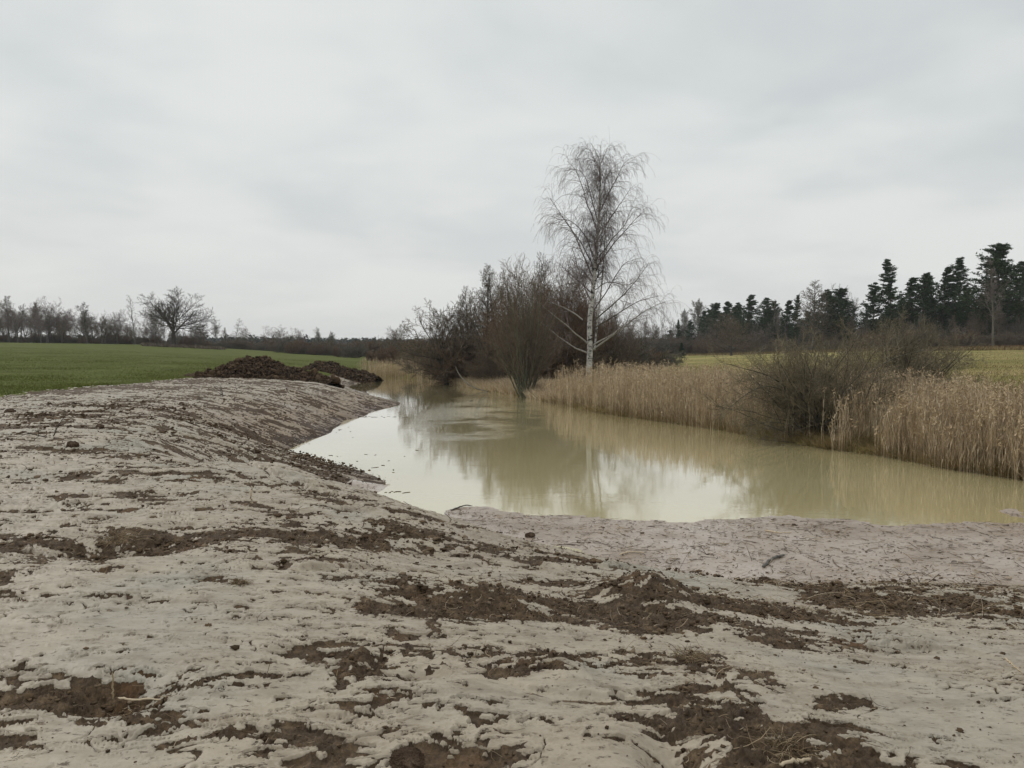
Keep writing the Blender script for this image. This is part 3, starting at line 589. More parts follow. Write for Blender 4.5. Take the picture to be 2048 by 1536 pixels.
# --- left: the row of bare trees beyond the green field
oak_big = bare_tree(14, H=9.0, r=.44, t0=.52, n1=16, a=(8, 80), n2=10, n3=6, n4=4, wander=.055, tropz=.20, tm='oak', cm='oak', tw=.022, tf=.48, lprof=lambda t, L: 9.0 * (.60 - .06 * t))
bt = [bare_tree(21, H=12, spread=.42, r=.22, t0=.30, n1=16, a=(25, 50), tw=.020, n2=9, n3=6, n4=4), bare_tree(22, H=12, r=.26, t0=.35, n1=15, a=(10, 65), wander=.12, tf=.6, lprof=lambda t, L: 5.4 + 0 * t, tw=.020, n2=9, n3=6, n4=4, cm='btwig'),
      bare_tree(23, H=12, spread=.36, r=.18, t0=.35, n1=18, a=(20, 45), tw=.018, n2=8, n3=6, n4=4, cm='gtwig'), bare_tree(24, H=12, r=.28, t0=.4, n1=14, a=(10, 75), wander=.11, tw=.020, n2=9, n3=6, n4=4, tm='oak', cm='twig', tf=.45, lprof=lambda t, L: 6.6 + 0 * t)]
thin = [bare_tree(31, H=12, spread=.20, r=.10, t0=.30, n1=20, a=(20, 40), n2=5, n3=4, n4=3, tw=.014, cm='btwig'), bare_tree(32, H=12, spread=.24, r=.12, t0=.45, n1=14, a=(25, 50), n2=6, n3=4, n4=3, tw=.014, cm='gtwig', trunkw=.05, tm='gtwig')]
M['palec'] = make_bark('pale_crown_twigs', (.15, .135, .11), (.25, .225, .19))
pale = bare_tree(33, H=12, spread=.40, r=.16, t0=.18, n1=22, a=(15, 38), n2=9, n3=7, n4=4, tw=.022, tropz=.4, tm='gtwig', cm='palec')
roundt = bare_tree(34, H=7, r=.2, t0=.3, n1=18, a=(8, 80), tf=.42, lprof=lambda t, L: 4.2 + 0 * t, n2=9, n3=7, n4=4, tw=.018, tropz=.3)
bs = [bush(41, 3, 3.2, 34, .04, .016, 'twig'), bush(42, 3, 2.6, 30, .04, .016, 'redtwig', 'twig'), bush(43, 3, 3.6, 36, .04, .016, 'gtwig', 'twig', ang=(5, 75))]
GL = 'bare trees in the row beyond the green field'
ptree(oak_big, 347, 580, 184, 'oak_tree', 'large spreading bare oak standing dark against the sky beyond the green field', 'tree', GL, 0.4, 1.10)
ptree(bt[3], 312, 598, 196, 'bare_tree', 'bare tree just left of the large oak, its branches touching the oak crown', 'tree', GL, 1.0, .62)
L_ = [(20, 592, 0, 'tall bare tree at the left edge of the photo beyond the green field', .9), (97, 592, 1, 'tall bare tree with twin limbs, highest in the left part of the row', .85), (72, 604, 0, 'bare tree leaning against the tall twin-limbed tree on its left side', .7),
      (176, 604, 2, 'pale airy bare tree standing apart in a gap of the left row', 1.25), (212, 622, 3, 'low dense bare tree right of the pale airy tree', .8), (237, 618, 1, 'low broad bare tree midway between airy tree and large oak', .85),
      (128, 640, 3, 'small bare tree between the twin-limbed tree and the pale airy tree', .7), (405, 648, 1, 'small bare tree right behind the large oak crown', .8), (434, 638, 2, 'pale narrow bare tree right of the large oak', .8),
      (452, 655, 0, 'small dark bare tree second right of the large oak', .8), (490, 653, 3, 'small round bare oak in front of the far dark thicket', 1.2), (562, 650, 3, 'broad low fan-shaped bare tree above the far thicket', 1.6),
      (602, 658, 1, 'small bare tree right of the fan-shaped tree', .9), (638, 654, 2, 'tiny pale bare tree on the skyline above the second soil heap', 1.0), (664, 662, 2, 'faint pale bare tree at the right end of the far left row', 1.0)]
for i, (u, v, k, lb, w_) in enumerate(L_): ptree(bt[k], u, v, 190 + (i * 37 % 11) + (40 if u > 400 else 0), 'bare_tree', lb, 'tree', GL, i * 1.3, w_)
ptree(thin[0], 271, 590, 190, 'birch_tree', 'thin tall bare birch rising left of the large oak', 'tree', GL, 0, 1.2)
ptree(thin[1], 470, 636, 228, 'birch_tree', 'thin bare birch poking above the low trees right of the oak', 'tree', GL, 0, 1.2)
g = rs(5)
for i in range(64):                                  # the common trees that fill the left wood
    u = -60 + 470 * (i + g.rand()) / 64; vt = np.interp(u, [-60, 120, 140, 260, 300, 420], [608, 612, 630, 632, 640, 650]) + g.uniform(-8, 22)
    ptree((bt + thin)[i % 6], u, vt, g.uniform(188, 222), 'bare_tree', 'one of many slender bare trees crowding the wood beyond the green field', 'tree', 'slender trees filling the left wood', g.rand() * 6, g.uniform(.85, 1.3))
for i in range(16):
    u = 400 + 340 * (i + g.rand()) / 16
    ptree((bt + thin)[i % 6], u, g.uniform(662, 678), g.uniform(236, 262), 'bare_tree', 'one of the small bare trees standing in the far grey thicket', 'tree', 'small trees in the far thicket', g.rand() * 6, .9)
for i in range(44):
    u = -40 + 460 * (i + g.rand()) / 44
    if 322 < u < 372: continue
    ptree(bs[i % 3], u, 670 + g.uniform(-8, 8) + max(0, (u - 200) * .03), g.uniform(198, 210), 'bush', 'one of the low leafless bushes under the left row of trees', 'bush', 'bushes under the left row', g.rand() * 6, g.uniform(1.0, 1.7))
for i in range(7):
    ptree(bs[i % 3], 316 + i * 10, 676 + (i * 5 % 7), 214 + i % 3, 'bush', 'one of the low leafless bushes behind the trunk of the large oak', 'bush', 'bushes behind the oak', i * 1.1, 1.5)
for i in range(60):
    u = 380 + 480 * (i + g.rand()) / 60; d_ = g.uniform(200, 240) if u < 560 else g.uniform(150, 235)
    ptree(bs[i % 3], u, np.interp(u, [380, 700, 860], [683, 684, 678]) + g.uniform(-7, 8), d_, 'bush', 'one of the dark leafless bushes in the far thicket behind the soil heaps', 'bush', 'bushes of the far thicket', g.rand() * 6, g.uniform(1.0, 1.6))
ptree(roundt, 797, 643, 128, 'bare_tree', 'small round bare tree alone on the skyline left of the willows', 'tree', None, .3, 1.0)
for i, (u, v, d_) in enumerate([(775, 688, 105), (812, 676, 112), (838, 690, 100), (745, 700, 118), (858, 684, 96)]):
    ptree(bs[(i + 1) % 3], u, v, d_, 'bush', ['low grey bush at the foot of the small round tree', 'leafless bush right of the small round tree', 'low bush behind the far reeds', 'low bush at the end of the green field', 'dark bush left of the first willow'][i], 'bush', None, i, 1.2)

# --- middle: alders, willows and a dark thicket on the far bank
GM = 'bare trees on the bank beside the birch'
al1 = bare_tree(57, H=5.6, r=.18, t0=.35, n1=20, a=(10, 78), n2=10, n3=7, n4=4, wander=.13, tropz=.2, tm='alder', cm='twig', tw=.012, tf=.45, lprof=lambda t, L: 3.2 + 0 * t)
al1['h'] *= .97
al2 = bare_tree(52, H=9.5, spread=.42, r=.17, t0=.12, n1=24, a=(20, 50), n2=9, n3=6, n4=4, wander=.08, tropz=.35, tm='alder', cm='twig', tw=.011)
al3 = bare_tree(53, H=9.5, spread=.38, r=.13, t0=.10, n1=24, a=(15, 46), n2=9, n3=6, n4=4, wander=.07, tropz=.35, tm='alder', cm='twig', tw=.009)
wil = bush(54, 9.5, 3.0, 50, .070, .0080, 'twig', 'willow', n1=8, n2=6, n3=3, ang=(2, 34), trop=(0, 0, .18), wander=.05, base=.45)
dk1 = bush(55, 8.5, 4.2, 42, .06, .012, 'redtwig', 'twig', n1=13, n2=7, n3=4, ang=(2, 50), trop=(0, 0, .15), wander=.07, base=1.2)
for p_ in (dk1,): pass
dk2 = bush(56, 7.5, 4.5, 42, .05, .012, 'twig', 'twig', n1=13, n2=7, n3=4, ang=(2, 60), trop=(0, 0, .15), wander=.08, base=1.5)
ptree(al1, 893, 608, 68, 'alder_tree', 'spreading bare alder on the bank, leftmost of the middle trees', 'tree', GM, .7, 1.15)
ptree(al2, 972, 545, 66, 'alder_tree', 'tall bare alder with a rounded crown between the leftmost alder and the willow', 'tree', GM, 1.9, 1.0)
ptree(al3, 1012, 540, 62, 'alder_tree', 'slender bare alder close behind the left side of the willow', 'tree', GM, 3.1, .9)
ptree(wil, 1050, 508, 49.6, 'willow_tree', 'many-stemmed bare willow with green-grey stems rooted at the waterline', 'tree', None, 0, .92)
ptree(al2, 938, 572, 69, 'alder_tree', 'bare alder with an upright oval crown, second from the left', 'tree', GM, 2.9, .9)
ptree(al3, 1000, 528, 66, 'alder_tree', 'tall thin alder rising just left of the willow top', 'tree', GM, 1.2, 1.0)
ptree(dk1, 1085, 515, 60, 'bare_tree', 'dark red-brown bare thicket tree behind the willow', 'tree', GM, 1, 1.0)
ptree(dk1, 1135, 520, 63, 'bare_tree', 'dense dark bare tree behind the left side of the birch', 'tree', GM, 2.6, .95)
ptree(dk2, 1188, 590, 64, 'bare_tree', 'dark bare tree directly behind the birch trunk', 'tree', GM, 4, .85)
ptree(dk2, 1232, 625, 66, 'bare_tree', 'low dark bare tree right of the birch trunk', 'tree', GM, 5, .85)
ptree(dk2, 1010, 620, 70, 'bare_tree', 'dark low tree behind the slender alder', 'tree', GM, .5, .9)
ptree(al2, 1095, 508, 64, 'alder_tree', 'bare alder whose top twigs rise left of the birch crown', 'tree', GM, 4.4, .8)
ptree(al3, 930, 590, 74, 'alder_tree', 'thin alder behind and between the two leftmost alders', 'tree', GM, 5.1, .9)
for i, (u, v, d_, w_) in enumerate([(905, 690, 72, 1.5), (950, 680, 68, 1.5), (1000, 672, 62, 1.4), (1100, 660, 57, 1.3), (1150, 668, 58, 1.3), (1255, 672, 70, 1.4), (1290, 690, 78, 1.4), (870, 698, 80, 1.3), (1210, 680, 62, 1.2), (1330, 700, 90, 1.3), (960, 700, 90, 1.6), (1040, 690, 90, 1.6), (1130, 680, 90, 1.6)]):
    ptree([bs[0], bs[1], dk2, bs[1], bs[0], bs[2], bs[1], bs[2], bs[0], bs[2], bs[0], bs[1], bs[0]][i], u, v, d_, 'bush', 'one of the low dark bushes under the middle group of trees', 'bush', 'undergrowth of the middle trees', i * 1.7, w_)

# --- the birch: trunk and main limbs follow the photograph, twigs hang
def birch():
    D_ = 54.0; bx_ = (1178 - 1024) / F * D_; zb_ = gz(bx_, D_); g = rs(77)
    def w3(u, v, dy=0): return [(u - 1178) / F * D_, dy, EYE + (HOR - v) / F * D_ - zb_]
    def rsm(p, n):
        p = np.array(p, float); s = np.concatenate([[0], np.cumsum(np.linalg.norm(np.diff(p, axis=0), axis=1))]); q = np.linspace(0, s[-1], n)
        r_ = np.stack([np.interp(q, s, p[:, k]) for k in range(3)], 1)
        for _ in range(2): r_[1:-1] = (r_[:-2] + 2 * r_[1:-1] + r_[2:]) / 4
        return r_
    tr = rsm([w3(1176, 790), w3(1178, 745), w3(1180, 700), w3(1178, 640), w3(1186, 580), w3(1190, 520), w3(1196, 450), w3(1198, 390), w3(1200, 340), w3(1194, 310), w3(1180, 292)], 30)[None]
    tR = (np.interp(np.linspace(0, 1, 30), [0, .1, .5, .8, 1], [.30, .22, .13, .06, .012]))[None]
    tr2 = rsm([w3(1190, 700, .3), w3(1196, 640, .5), w3(1206, 560, .6), w3(1210, 480, .5), w3(1215, 400, .3)], 16)[None]; tR2 = np.linspace(.08, .02, 16)[None]
    limbs = [  # (points u, v), depth at the tip, start radius
        ([(1175, 706), (1140, 690), (1105, 662), (1060, 622)], 1.5, .05), ([(1176, 688), (1150, 668), (1120, 640), (1098, 628), (1080, 612)], -2.0, .06), ([(1165, 640), (1140, 622), (1105, 608), (1088, 590)], 1, .05),
        ([(1184, 700), (1215, 680), (1250, 652), (1290, 620), (1326, 606)], -1, .065), ([(1186, 690), (1225, 668), (1260, 640), (1300, 630)], 1.5, .05), ([(1188, 640), (1225, 610), (1262, 575), (1290, 545), (1305, 522)], 1, .06),
        ([(1190, 655), (1230, 630), (1275, 600), (1312, 592)], -1.5, .05), ([(1190, 580), (1215, 560), (1250, 570), (1290, 560)], 2, .04),
        ([(1186, 590), (1160, 560), (1135, 535), (1118, 520)], 1, .05), ([(1188, 560), (1165, 520), (1148, 480), (1125, 445), (1108, 435)], -1, .06), ([(1188, 540), (1160, 480), (1130, 440), (1112, 412), (1100, 396)], 1, .05),
        ([(1190, 520), (1170, 470), (1150, 440), (1118, 430), (1096, 450)], 1.5, .045), ([(1190, 545), (1215, 500), (1245, 470), (1268, 440), (1286, 432)], -1.5, .055), ([(1192, 520), (1220, 480), (1250, 450), (1262, 412), (1270, 412)], 1, .05),
        ([(1194, 480), (1215, 445), (1240, 410), (1262, 375)], 1, .045), ([(1194, 470), (1175, 420), (1160, 380), (1148, 345), (1130, 335)], -1, .05), ([(1196, 450), (1180, 400), (1168, 350), (1150, 330), (1125, 340)], 1, .045),
        ([(1196, 430), (1215, 390), (1232, 350), (1240, 325), (1255, 326)], -1, .045), ([(1198, 400), (1212, 360), (1228, 330), (1245, 322)], 1, .035), ([(1198, 380), (1195, 340), (1210, 305), (1222, 298)], 0, .035),
        ([(1199, 360), (1190, 330), (1175, 318), (1165, 330)], -.5, .03), ([(1200, 350), (1185, 310), (1172, 294), (1165, 300)], .3, .025), ([(1188, 620), (1210, 590), (1235, 540), (1255, 520), (1262, 530)], -2, .05),
        ([(1186, 610), (1165, 575), (1150, 540), (1140, 510)], -2, .05)]
    LP = []; LR = []
    for pts, dy, r0 in limbs:
        p = [w3(u, v, dy * k / (len(pts) - 1)) for k, (u, v) in enumerate(pts)]; q = rsm(p, 12); q[1:] += np.cumsum(g.randn(11, 3) * .025, axis=0); LP.append(q); LR.append(np.linspace(r0, .010, 12))
    l1 = (np.array(LP), np.array(LR))
    l1b = spawn(g, tr, tR, 26, .40, .86, 25, 50, lambda t, L: 3.1 * (1.03 - t) ** .7, .35, .3, 12, .06, (0, 0, .25), rmin=.008)
    allp = (np.concatenate([l1[0], l1b[0][:, np.linspace(0, 12, 12).astype(int)]]), np.concatenate([l1[1], l1b[1][:, :12]]))
    l2 = spawn(g, *allp, 10, .18, 1, 25, 60, lambda t, L: (.36 + L * .2) * (1.15 - .4 * t), .55, .4, 7, .09, (0, 0, -.15), 1, rmin=.0075)
    hang = spawn(g, *l2, 7, .1, 1, 15, 50, lambda t, L: (.45 + .45 * L) * g.uniform(.6, 1.6, len(t)), .6, .6, 7, .04, (0, 0, -1.6), 1.5, rmin=.0050)
    hang1 = spawn(g, *allp, 12, .35, 1, 15, 55, lambda t, L: (.3 + .30 * L) * g.uniform(.6, 1.5, len(t)), .5, .6, 7, .05, (0, 0, -1.5), 1.3, rmin=.0054)
    tw = spawn(g, *hang, 2, .2, .9, 15, 35, lambda t, L: .45 + 0 * t, .9, .8, 4, .05, (0, 0, -.9), 1.2, rmin=.0046)
    o = empty('birch_tree', (bx_, D_, zb_)); tag(o, 'tall weeping birch with white trunk and hanging bare twigs above the reeds', 'tree')
    link('trunk', tube_obj([(tr, tR)], [10]).build('trunk'), M['birch'], o)
    mb_ = tube_obj([(tr2, tR2)], [6]); link('trunk', mb_.build('trunk'), M['birch'], o)
    for k in range(len(LP)):
        if k < 8: link('limb', tube_obj([(l1[0][k:k + 1], l1[1][k:k + 1] * (1.25 if k < 5 else 1))], [5]).build('limb'), M['paltw'] if k < 5 else M['gtwig'], o)
    link('limb', tube_obj([(l1[0][8:], l1[1][8:]), l1b], [5, 4]).build('limb'), M['btwig'], o)['kind'] = 'stuff'
    link('crown', tube_obj([l2, hang, hang1, tw], [3, 3, 3, 3], g).build('crown', smooth=False), M['btwig'], o)
birch()

# --- right: the pine wood beyond the meadow
pn_ = [pine(61, 17, .32, .22, 120), pine(62, 17, .38, .21, 96, gap=.1), pine(63, 16, .25, .28, 150), pine(64, 18, .22, .165, 130, prof=lambda t: (1.03 - t) ** .6 * (.85 + .3 * np.sin(t * 25))), pine(65, 14, .15, .29, 100)]
sp1 = spruce(66, 13, .20); larch = bare_tree(67, H=13, spread=.33, r=.2, t0=.22, n1=60, a=(52, 66), n2=7, n3=3, n4=2, wander=.05, tropz=.12, tm='greytree', cm='twig', tw=.024, lprof=lambda t, L: 13 * .40 * (1.04 - t) ** .85)
GR = 'pines of the wood beyond the meadow'
def dR(u): return np.interp(u, [1270, 1400, 1500, 1789, 2048, 2300], [262, 250, 225, 172, 150, 135])
P_ = [(1432, 607, 2, 'dark broad pine at the left end of the pine wood', 1.0), (1452, 603, 0, 'pine second from the left end of the wood, its crown notched', .9), (1474, 606, 4, 'squat dark pine third from the left end', .9), (1497, 590, 0, 'narrow-topped pine highest in the left group of pines', .85),
      (1526, 596, 1, 'pine right of the highest left pine', .9), (1545, 604, 2, 'bushy pine left of the grey leafless conifer', .8), (1573, 601, 0, 'small pine just left of the leafless conifer', .8), (1589, 590, 3, 'slim pine touching the leafless conifer on its left', .7),
      (1652, 580, 4, 'broad dark pine right of the leafless conifer', .9), (1682, 578, 2, 'wide pine with a rounded crown and bare twigs above it', 1.1), (1742, 567, 4, 'round-crowned pine standing alone in a gap of the wood', .85), (1788, 519, 3, 'tall slim pine with ragged tiers, first of the high ones', .85),
      (1815, 556, 0, 'pine right behind the tall slim pine', .95), (1842, 548, 1, 'open-crowned pine between the tall slim pine and the paired pines', .85), (1860, 546, 1, 'light open pine left of the paired pines', .6), (1885, 535, 0, 'left and lower one of the two paired tall pines', .75),
      (1907, 515, 3, 'right and taller one of the two paired tall pines', 1.0), (1937, 570, 1, 'small open pine between the paired pines and the giant pine', .75), (1997, 490, 2, 'giant broad pine, the tallest tree of the wood', 1.0), (2034, 524, 1, 'pine with tiered crown at the right edge of the photo', .9),
      (1960, 590, 4, 'low dark pine left of the giant pine', .9), (1354, 640, 3, 'lone slim conifer in front of pale bare trees, left of the pine wood', .6), (1378, 640, 4, 'small dark pine just left of the pine wood', .7), (1412, 622, 0, 'low pine beside the pale bare tree', .8)]
for i, (u, v, k, lb, w_) in enumerate(P_): ptree(pn_[k], u, v, dR(u) + (i * 7 % 9) - 2, 'pine_tree', lb, 'tree', GR, i * 2.1, w_ * 1.22)
ptree(larch, 1624, 562, dR(1624) - 14, 'larch_tree', 'leafless grey cone-shaped conifer with fine upswept branches', 'tree', None, 0, 1.0)
ptree(sp1, 1363, 686, 150, 'spruce_tree', 'small dark young spruce on the meadow edge', 'tree', None, 0, 1.5)
ptree(pale, 1400, 598, 262, 'bare_tree', 'pale rounded bare tree glowing left of the pine wood', 'tree', None, 0, 1.1)
ptree(pale, 1366, 618, 268, 'bare_tree', 'smaller pale bare tree left of the rounded pale one', 'tree', None, 2, .8)
wbirch = bare_tree(68, H=15, spread=.28, r=.20, t0=.28, n1=18, a=(20, 50), n2=7, n3=6, n4=4, tw=.012, tm='gtwig', cm='btwig')
ptree(wbirch, 1985, 515, 140, 'birch_tree', 'bare birch with white trunk in front of the giant pine', 'tree', None, 0, 1.0)
ptree(wbirch, 1556, 600, 205, 'birch_tree', 'slight pale-stemmed birch in front of the left pines', 'tree', None, 2, .9)
ptree(bt[1], 1690, 568, 205, 'bare_tree', 'bare twiggy tree whose top shows above the wide pine', 'tree', None, 2, .6)
ptree(roundt, 1462, 622, 165, 'bare_tree', 'wide dark bare tree with low fanning limbs on the meadow edge', 'tree', None, 2, 1.35)
for i in range(54):
    u = 1415 + 760 * (i + g.rand()) / 54; vt = np.interp(u, [1415, 1600, 1730, 1800, 2050, 2200], [622, 622, 630, 590, 585, 560]) + g.uniform(-4, 34)
    ptree((pn_[:3] + [pn_[4]])[i % 4], u, vt, dR(u) + g.uniform(8, 40), 'pine_tree', 'one of the dark pines massed deeper in the wood beyond the meadow', 'tree', 'inner pines of the wood', g.rand() * 6, g.uniform(.8, 1.15))
for i in range(60):
    u = 1300 + 880 * (i + g.rand()) / 60; d_ = dR(u) + g.uniform(12, 45)
    ptree([sp1, pn_[4], pn_[2]][i % 3], u, np.interp(u, [1300, 1400, 1750, 2050], [668, 650, 640, 625]) + g.uniform(-8, 16), d_, 'spruce_tree', 'one of the low dark conifers closing the wood below the pine crowns', 'tree', 'understorey conifers of the wood', g.rand() * 6, g.uniform(1.2, 1.8))
for i in range(46):
    u = 1400 + 760 * (i + g.rand()) / 46; vt = np.interp(u, [1400, 1750, 2050, 2200], [650, 640, 615, 600]) + g.uniform(-12, 22)
    ptree((bt + thin)[i % 6], u, vt, dR(u) - g.uniform(0, 8), 'bare_tree', 'one of the bare saplings along the front of the pine wood', 'tree', 'saplings in front of the pines', g.rand() * 6, g.uniform(.6, .9))
for i in range(22):
    u = 1240 + 180 * (i + g.rand()) / 22
    ptree((bt + thin)[i % 6], u, np.interp(u, [1240, 1320, 1420], [655, 648, 640]) + g.uniform(-12, 18), dR(u) + g.uniform(-6, 30), 'bare_tree', 'one of the distant bare trees between the birch and the pine wood', 'tree', 'distant bare trees right of the birch', g.rand() * 6, .8)
for i in range(70):
    u = 1230 + 940 * (i + g.rand()) / 70; hz_ = np.interp(u, [1230, 1400, 1700, 2050, 2200], [712, 708, 700, 694, 690])
    ptree(bs[i % 3], u, hz_ - g.uniform(14, 40), dR(u) - g.uniform(4, 12), 'bush', 'one of the brown leafless bushes along the foot of the pine wood', 'bush', 'bushes at the foot of the pine wood', g.rand() * 6, g.uniform(1.1, 1.8))
# rust-coloured bracken at the right meadow edge, a far forest on the horizon
def scatter_tris(name, X_, Y_, Z_, hgt, wid, g, mt, label, cat=None, lean=.35, kind='stuff', parent=None, tv=None):
    n = len(X_); h = hgt * g.uniform(.5, 1.2, n); b_ = np.stack([X_, Y_, Z_ - .02], 1); az = g.rand(n) * 6.283; wv = np.stack([np.cos(az), np.sin(az), 0 * az], 1) * wid * .5
    tip = b_ + np.stack([g.randn(n) * lean * h, g.randn(n) * lean * h, h], 1)
    mb_ = MB(); mb_.add(np.stack([b_ - wv, b_ + wv, tip], 1).reshape(-1, 3), T=np.arange(3 * n).reshape(-1, 3), a=np.repeat(g.rand(n) if tv is None else tv, 3))
    o = link(name, mb_.build(name, smooth=False), mt); tag(o, label, cat, None, kind); return o
g = rs(9)
def brk(u0, u1, dd, n, hgt, wid, mt, nm, lb):
    u = g.uniform(u0, u1, n); d_ = dR(u) + g.uniform(*dd, n); x = (u - 1024) / F * d_; scatter_tris(nm, x, d_, base_h(x, d_), hgt, wid, g, mt, lb, lean=.5)
brk(1830, 2250, (-17, -13), 7000, .8, .2, M['bracken'], 'bracken', 'rust brown bracken at the right edge of the meadow')
brk(1240, 2250, (-21, -13), 14000, .8, .12, M['grass'], 'edge_grass', 'pale dry grass along the far meadow edge')
u = g.uniform(285, 450, 3000); d_ = g.uniform(180, 190, 3000); x = (u - 1024) / F * d_
scatter_tris('brushwood', x, d_, base_h(x, d_), .7, .2, g, M['twig'], 'reddish brown brushwood under the large oak', lean=.7)
n = 3600
az = np.radians(g.uniform(-24, 15, n)); R_ = g.uniform(560, 1150, n); x = R_ * np.sin(az); y = R_ * np.cos(az); H_ = g.uniform(.8, 1.1, n) * (9.5 + 7 * (R_ - 560) / 590)
C = np.zeros((0, 3))
for k in range(7):                                   # tiers of ragged needle tufts up each far tree
    f = k / 6; wd = (1 - f) ** .8 * 3.0 + .3
    C = np.concatenate([C, np.stack([x + g.randn(n) * wd * .5, y + g.randn(n) * wd * .5, base_h(x, y) + H_ * (f * .97)], 1)])
tf = tri_cloud(g, C, 2.2, 5, .8, .2); tag(link('distant_forest', tf.build('distant_forest', smooth=False), M['forest']), 'far dark conifer forest along the horizon', kind='stuff')

# ------------------------------------------------------------------ the two bare shrubs by the water, right
def sprawl(seed, H, W, n0, arcs, r=.045, tw=.0052, n1=12, n2=8, n3=6, cm='shrubt', tm='alder'):
    g = rs(seed); az = g.rand(n0) * 6.283; el = np.radians(88 - 66 * g.rand(n0) ** .7)
    D = np.stack([np.cos(az) * np.cos(el), np.sin(az) * np.cos(el) * .8, np.sin(el)], 1); P0 = np.stack([g.randn(n0) * .35, g.randn(n0) * .25, np.full(n0, -.1)], 1)
    L = 1 / np.sqrt((np.cos(el) / W) ** 2 + (np.sin(el) / H) ** 2) * g.uniform(.7, 1.05, n0)
    l0 = grow(g, P0, D, L, r * g.uniform(.4, 1.0, n0), np.full(n0, .006), 11, .09, (0, 0, -.05))
    if arcs is not None: l0 = (np.concatenate([l0[0], arcs[0]]), np.concatenate([l0[1], arcs[1]]))
    l1 = spawn(g, *l0, n1, .18, 1, 20, 60, lambda t, l: l * .36 * (1.15 - .6 * t), .55, .4, 7, .12, (0, 0, .18), rmin=tw * 1.3)
    l2 = spawn(g, *l1, n2, .1, 1, 25, 60, lambda t, l: l * .5 * (1.1 - .5 * t), .7, .5, 5, .13, (0, 0, .12), rmin=tw)
    l3 = spawn(g, *l2, n3, .1, 1, 25, 65, lambda t, l: l * .55, .8, .7, 3, .13, (0, 0, .1), rmin=tw * .85)
    return tube_obj([l0], [6], g), tube_obj([l1, l2, l3], [4, 3, 3], g)
def arcs_at(x0, y0, z0, D_, lists):
    PP = []; RRr = []
    for pts, dy, r0 in lists:
        p = np.array([[(u - 1024) / F * (D_ + dy * k / (len(pts) - 1)) - x0, D_ + dy * k / (len(pts) - 1) - y0, EYE + (HOR - v) / F * D_ - z0] for k, (u, v) in enumerate(pts)])
        s = np.concatenate([[0], np.cumsum(np.linalg.norm(np.diff(p, axis=0), axis=1))]); q = np.linspace(0, s[-1], 12)
        rr = np.stack([np.interp(q, s, p[:, k]) for k in range(3)], 1)
        for _ in range(2): rr[1:-1] = (rr[:-2] + 2 * rr[1:-1] + rr[2:]) / 4
        PP.append(rr); RRr.append(np.linspace(r0, .008, 12))
    return np.array(PP), np.array(RRr)
def shrub(u, v, D_, H, W, n0, seed, lists, label, **kw):
    x0 = (u - 1024) / F * D_; z0 = max(gz(x0, D_), WATER); a_ = arcs_at(x0, D_, z0, D_, lists) if lists else None
    s_, c_ = sprawl(seed, H, W, n0, a_, **kw); o = empty('shrub', (x0, D_, z0)); tag(o, label, 'shrub')
    link('stem', s_.build('stem'), M[kw.get('tm', 'alder')], o); link('twig_crown', c_.build('twig_crown', smooth=False), M[kw.get('cm', 'shrubt')], o)
shrub(1640, 880, 25.0, 3.3, 3.9, 52, 81, [([(1640, 875), (1610, 830), (1575, 780), (1530, 765), (1480, 795), (1462, 815)], 0, .04), ([(1640, 870), (1600, 800), (1545, 750), (1500, 742), (1455, 728)], .5, .035), ([(1645, 870), (1690, 800), (1730, 750), (1790, 712), (1850, 700)], .8, .04),
      ([(1630, 880), (1590, 850), (1540, 840), (1490, 850)], -.6, .03), ([(1650, 880), (1700, 840), (1760, 830)], -.4, .03), ([(1640, 880), (1560, 860), (1500, 835)], -.5, .02), ([(1645, 880), (1620, 780), (1600, 700), (1590, 690)], 0, .035), ([(1645, 880), (1680, 790), (1700, 720), (1690, 680)], .3, .035), ([(1640, 890), (1560, 880), (1510, 872)], -.8, .018), ([(1660, 890), (1720, 905), (1760, 900)], -.6, .018)],
      'wide arching leafless shrub leaning over the water between the reed beds', n1=10, n2=6, n3=4, tw=.0056)
shrub(1790, 850, 28.5, 3.5, 3.6, 48, 82, [([(1790, 830), (1780, 760), (1800, 700), (1850, 665)], 0, .04), ([(1790, 830), (1760, 760), (1770, 690), (1740, 670)], 0, .035), ([(1800, 830), (1850, 770), (1890, 720)], .3, .035), ([(1795, 830), (1830, 740), (1870, 690), (1900, 700)], -.3, .03)],
      'grey-green leafless shrub behind the right end of the arching one', n1=10, n2=6, n3=4, tw=.0056)

